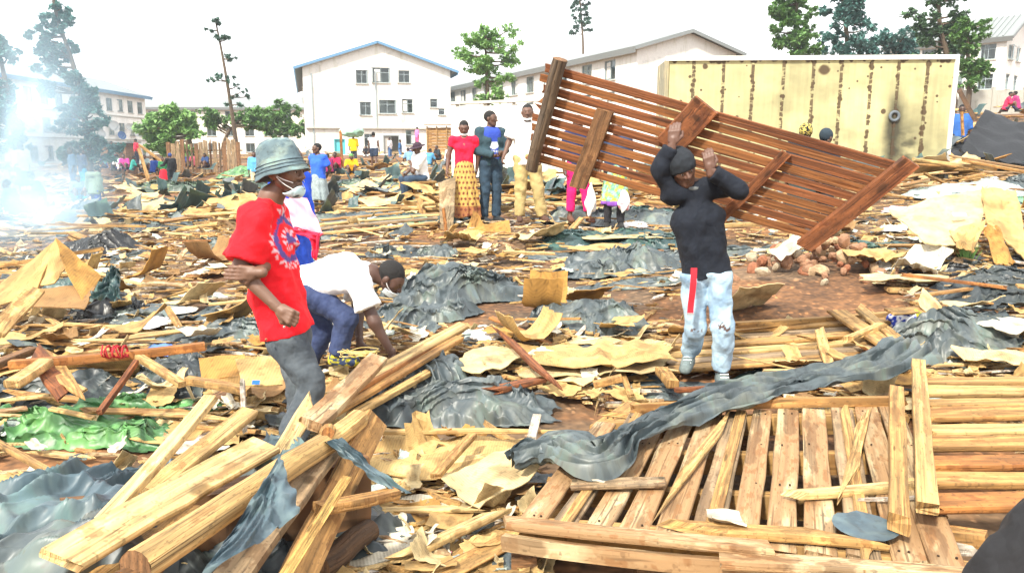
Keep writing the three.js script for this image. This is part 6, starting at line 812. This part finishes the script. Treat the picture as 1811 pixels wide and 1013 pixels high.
  for (const [m, tn] of [[K.pale, 'cream'], [K.tan, 'tan'], [K.mid, 'mid brown'], [K.white, 'whitish']]) {
    stuff(numbered('cardboard_scraps'), boxes[4 + (pk++) % 9], m, 900, 2.2, 24, (R, D) => { const s = (.06 + R() * R() * .4) * (1 + D * .03); return [s, s, s * (.5 + R()), .02 + R() * .07, .8]; }, ones, 'small ' + tn + ' cardboard scraps littering the ground', 'litter');
    if (m !== K.white) stuff(numbered('far_scraps'), boxes[7 + (pk++) % 9], m, 240, 15, 60, (R, D) => { const s = .6 + R() * 1.1; return [s, s, s * (.5 + R()), .1 + R() * .25, .9]; }, ones, tn + ' cardboard scraps across the far yard', 'litter');
  }
  for (const [m, tn] of [[T.slate, 'slate'], [T.teal, 'teal']]) stuff(numbered('far_sheeting_scraps'), boxes[9], m, 200, 15, 60, (R, D) => { const s = .6 + R() * 1.1; return [s, s, s * (.5 + R()), .1 + R() * .25, .9]; }, ones, tn + ' sheeting scraps across the far yard', 'litter');
  for (const [m, tn] of [[T.slate, 'slate'], [T.dark, 'dark'], [T.pale, 'pale']]) stuff(numbered('plastic_scraps'), boxes[2], m, 300, 2.4, 24, (R, D) => { const s = (.08 + R() * R() * .5) * (1 + D * .04); return [s, s * 1.4, s * (.4 + R()), .02 + R() * .05, .9]; }, ones, 'small ' + tn + ' plastic scraps littering the ground', 'litter');
}
// ---------------------------------------------------------------- far heaps with outlines of their own
for (const [px, py, D, rx, rz, h, m, lab] of [[350, 318, 32, 3.2, 1.0, .7, T.olive, 'long low heap of green grey sheeting beyond the yard'], [330, 345, 25, 2.2, .7, .55, T.teal, 'teal sheeting heap before the dark dressed man'], [230, 372, 21, 1.4, .7, .6, T.teal, 'grey green sheeting beside the man in jeans'], [610, 325, 24, 1.8, .8, .8, T.olive, 'crumpled green tarpaulin heap right of the grey skirt'], [640, 345, 20, 1.7, .5, .45, T.dark, 'dark folded tarpaulin before the green heap'], [560, 400, 14, 1.4, .5, .35, T.slate, 'dark sheeting beside the low plank stack'], [690, 320, 28, 1.6, .6, .4, T.olive, 'olive sheeting behind the seated man'], [900, 350, 17, 1.6, .4, .35, T.grey, 'pale blue grey sheeting between the two standing men'], [430, 295, 46, 1.6, .7, 1.2, T.green, 'green tarpaulin hung far behind the pale blue sweater'], [1755, 240, 19, 1.7, .9, .9, T.tar, 'black sheeting roof collapsed beside the container'], [1730, 320, 13, 1.0, .5, .35, T.pale, 'pale plastic wad above the huge carton'], [1790, 205, 26, 1.6, .7, .5, T.pale, 'whitish sheeting before the concrete fence']]) {
  const p = at(px, py, D), o = top('tarpaulin_heap', tarpGeo(Math.round(px), p.x, p.z, rx, rz, .1, h, { N: 56, amp: m === T.pale ? .7 : 1.3 }), m, lab, 'tarpaulin'); o.position.set(p.x, terr(p.x, p.z) + .02, p.z);
}
// slanting black roof sheet at the right
flap('long black roofing sheet slanting down beside the container', [at(1700, 262, 17), at(1745, 190, 19), at(1900, 240, 18), at(1880, 300, 16)], T.tar, { amp: .06, th: .03, seed: 21, N: 20 });
board('dark leaning post beside the container corner', at(1726, 212, 18), at(1698, 160, 18.4), .14, .1, W.dark, { roll: .5 });
board('thin stick standing by the container corner', at(1704, 240, 17), at(1702, 198, 17), .05, .05, W.honey);
board('tall thin stick standing between the crouching people', at(606, 302, 35), at(602, 232, 35), .12, .1, W.orange);
board('leaning pole behind the sitting crowd', at(262, 318, 40), at(244, 262, 41), .16, .12, W.tan); board('slanting pole crossing above the sitting crowd', at(288, 288, 41), at(248, 258, 41), .16, .12, W.tan);
{ const p = at(212, 300, 50), s = thing('tin_shack', 'small dark tin kiosk under the satellite dishes', 'kiosk', V(p.x, terr(p.x, p.z), p.z)); part('wall', boxGeo(1.6, 2.0, 1.4, 0, 1.0, 0), W.brown, s); part('roof', boxGeo(2.1, .08, 1.9, 0, 2.06, 0), M.roofGrey, s); part('door', boxGeo(.8, 1.6, .06, .2, .82, .735), W.dark, s); }

// ---------------------------------------------------------------- smoke of the smouldering heap at the left
{
  const N = 256, a = new Uint8Array(N * N * 4); const mkTex = (s, soft) => { const d = new Uint8Array(N * N * 4); for (let j = 0; j < N; j++) for (let i = 0; i < N; i++) { const u = i / N, v = j / N, n = fbm(u * 4 + s, v * 3 - s + .6 * fbm(u * 3, v * 3, s), s, 5), cx = .5 + .08 * Math.sin(v * 4 + s), w = lerp(.30, .46, v), e = Math.exp(-(((u - cx) / w) ** 2) * 2.6) * sst(0, .1, v) * sst(1, .55, v) * sst(0, .1, u) * sst(1, .9, u), k = clamp(e * (1.0 + 1.5 * n) * soft, 0, 1), o = (j * N + i) * 4; d[o] = d[o + 1] = d[o + 2] = Math.round(k * 255); d[o + 3] = 255; } const t = new THREE.DataTexture(d, N, N, THREE.RGBAFormat); t.magFilter = THREE.LinearFilter; t.needsUpdate = true; return t; };
  const g = thing('smoke', 'white smoke plume drifting up from the smouldering heap', 'smoke', V(at(100, 430, 14).x, terr(at(100, 430, 14).x, -14), -14)); g.userData.kind = 'stuff'; delete g.userData.category; g.userData.category = 'smoke';
  const sheetsS = [[140, 450, 14.5, 300, 330, 1, 1.3], [135, 445, 16.5, 250, 440, 2, 1.5], [80, 475, 13.5, 480, 240, 3, 1.3], [70, 455, 18, 460, 380, 4, 1.0], [130, 430, 20, 260, 460, 5, 1.4], [80, 420, 23, 560, 500, 6, .8]];
  sheetsS.forEach(([px, py, D, wpx, hpx, s, soft]) => { const c = at(px, py, D), w = wpx * D / FOC, h = hpx * D / FOC, m = new THREE.MeshStandardMaterial({ color: lin(.50, .70, .86), roughness: 1, transparent: true, opacity: .24, alphaMap: mkTex(s * 3.3, soft), side: THREE.DoubleSide, depthWrite: false }); const q = part('wisp', sheetGeo(16, 16, 0, (u, v) => { const t = (u - .5) * w; return [t + .1 * h * noise(v * 2, s), v * h, .35 * w * Math.cos((u - .5) * 2.6) + .25 * w * noise(u * 2, v * 2.5, s)]; }), m, g); const uv = q.geometry.attributes.uv; let k = 0; for (let j = 0; j <= 16; j++) for (let i = 0; i <= 16; i++) uv.setXY(k++, i / 16, j / 16); q.position.copy(c).sub(g.position); q.position.y -= .1; });
}
shade(scene);
renderer.setSize(1024, 572);
renderer.render(scene, camera);
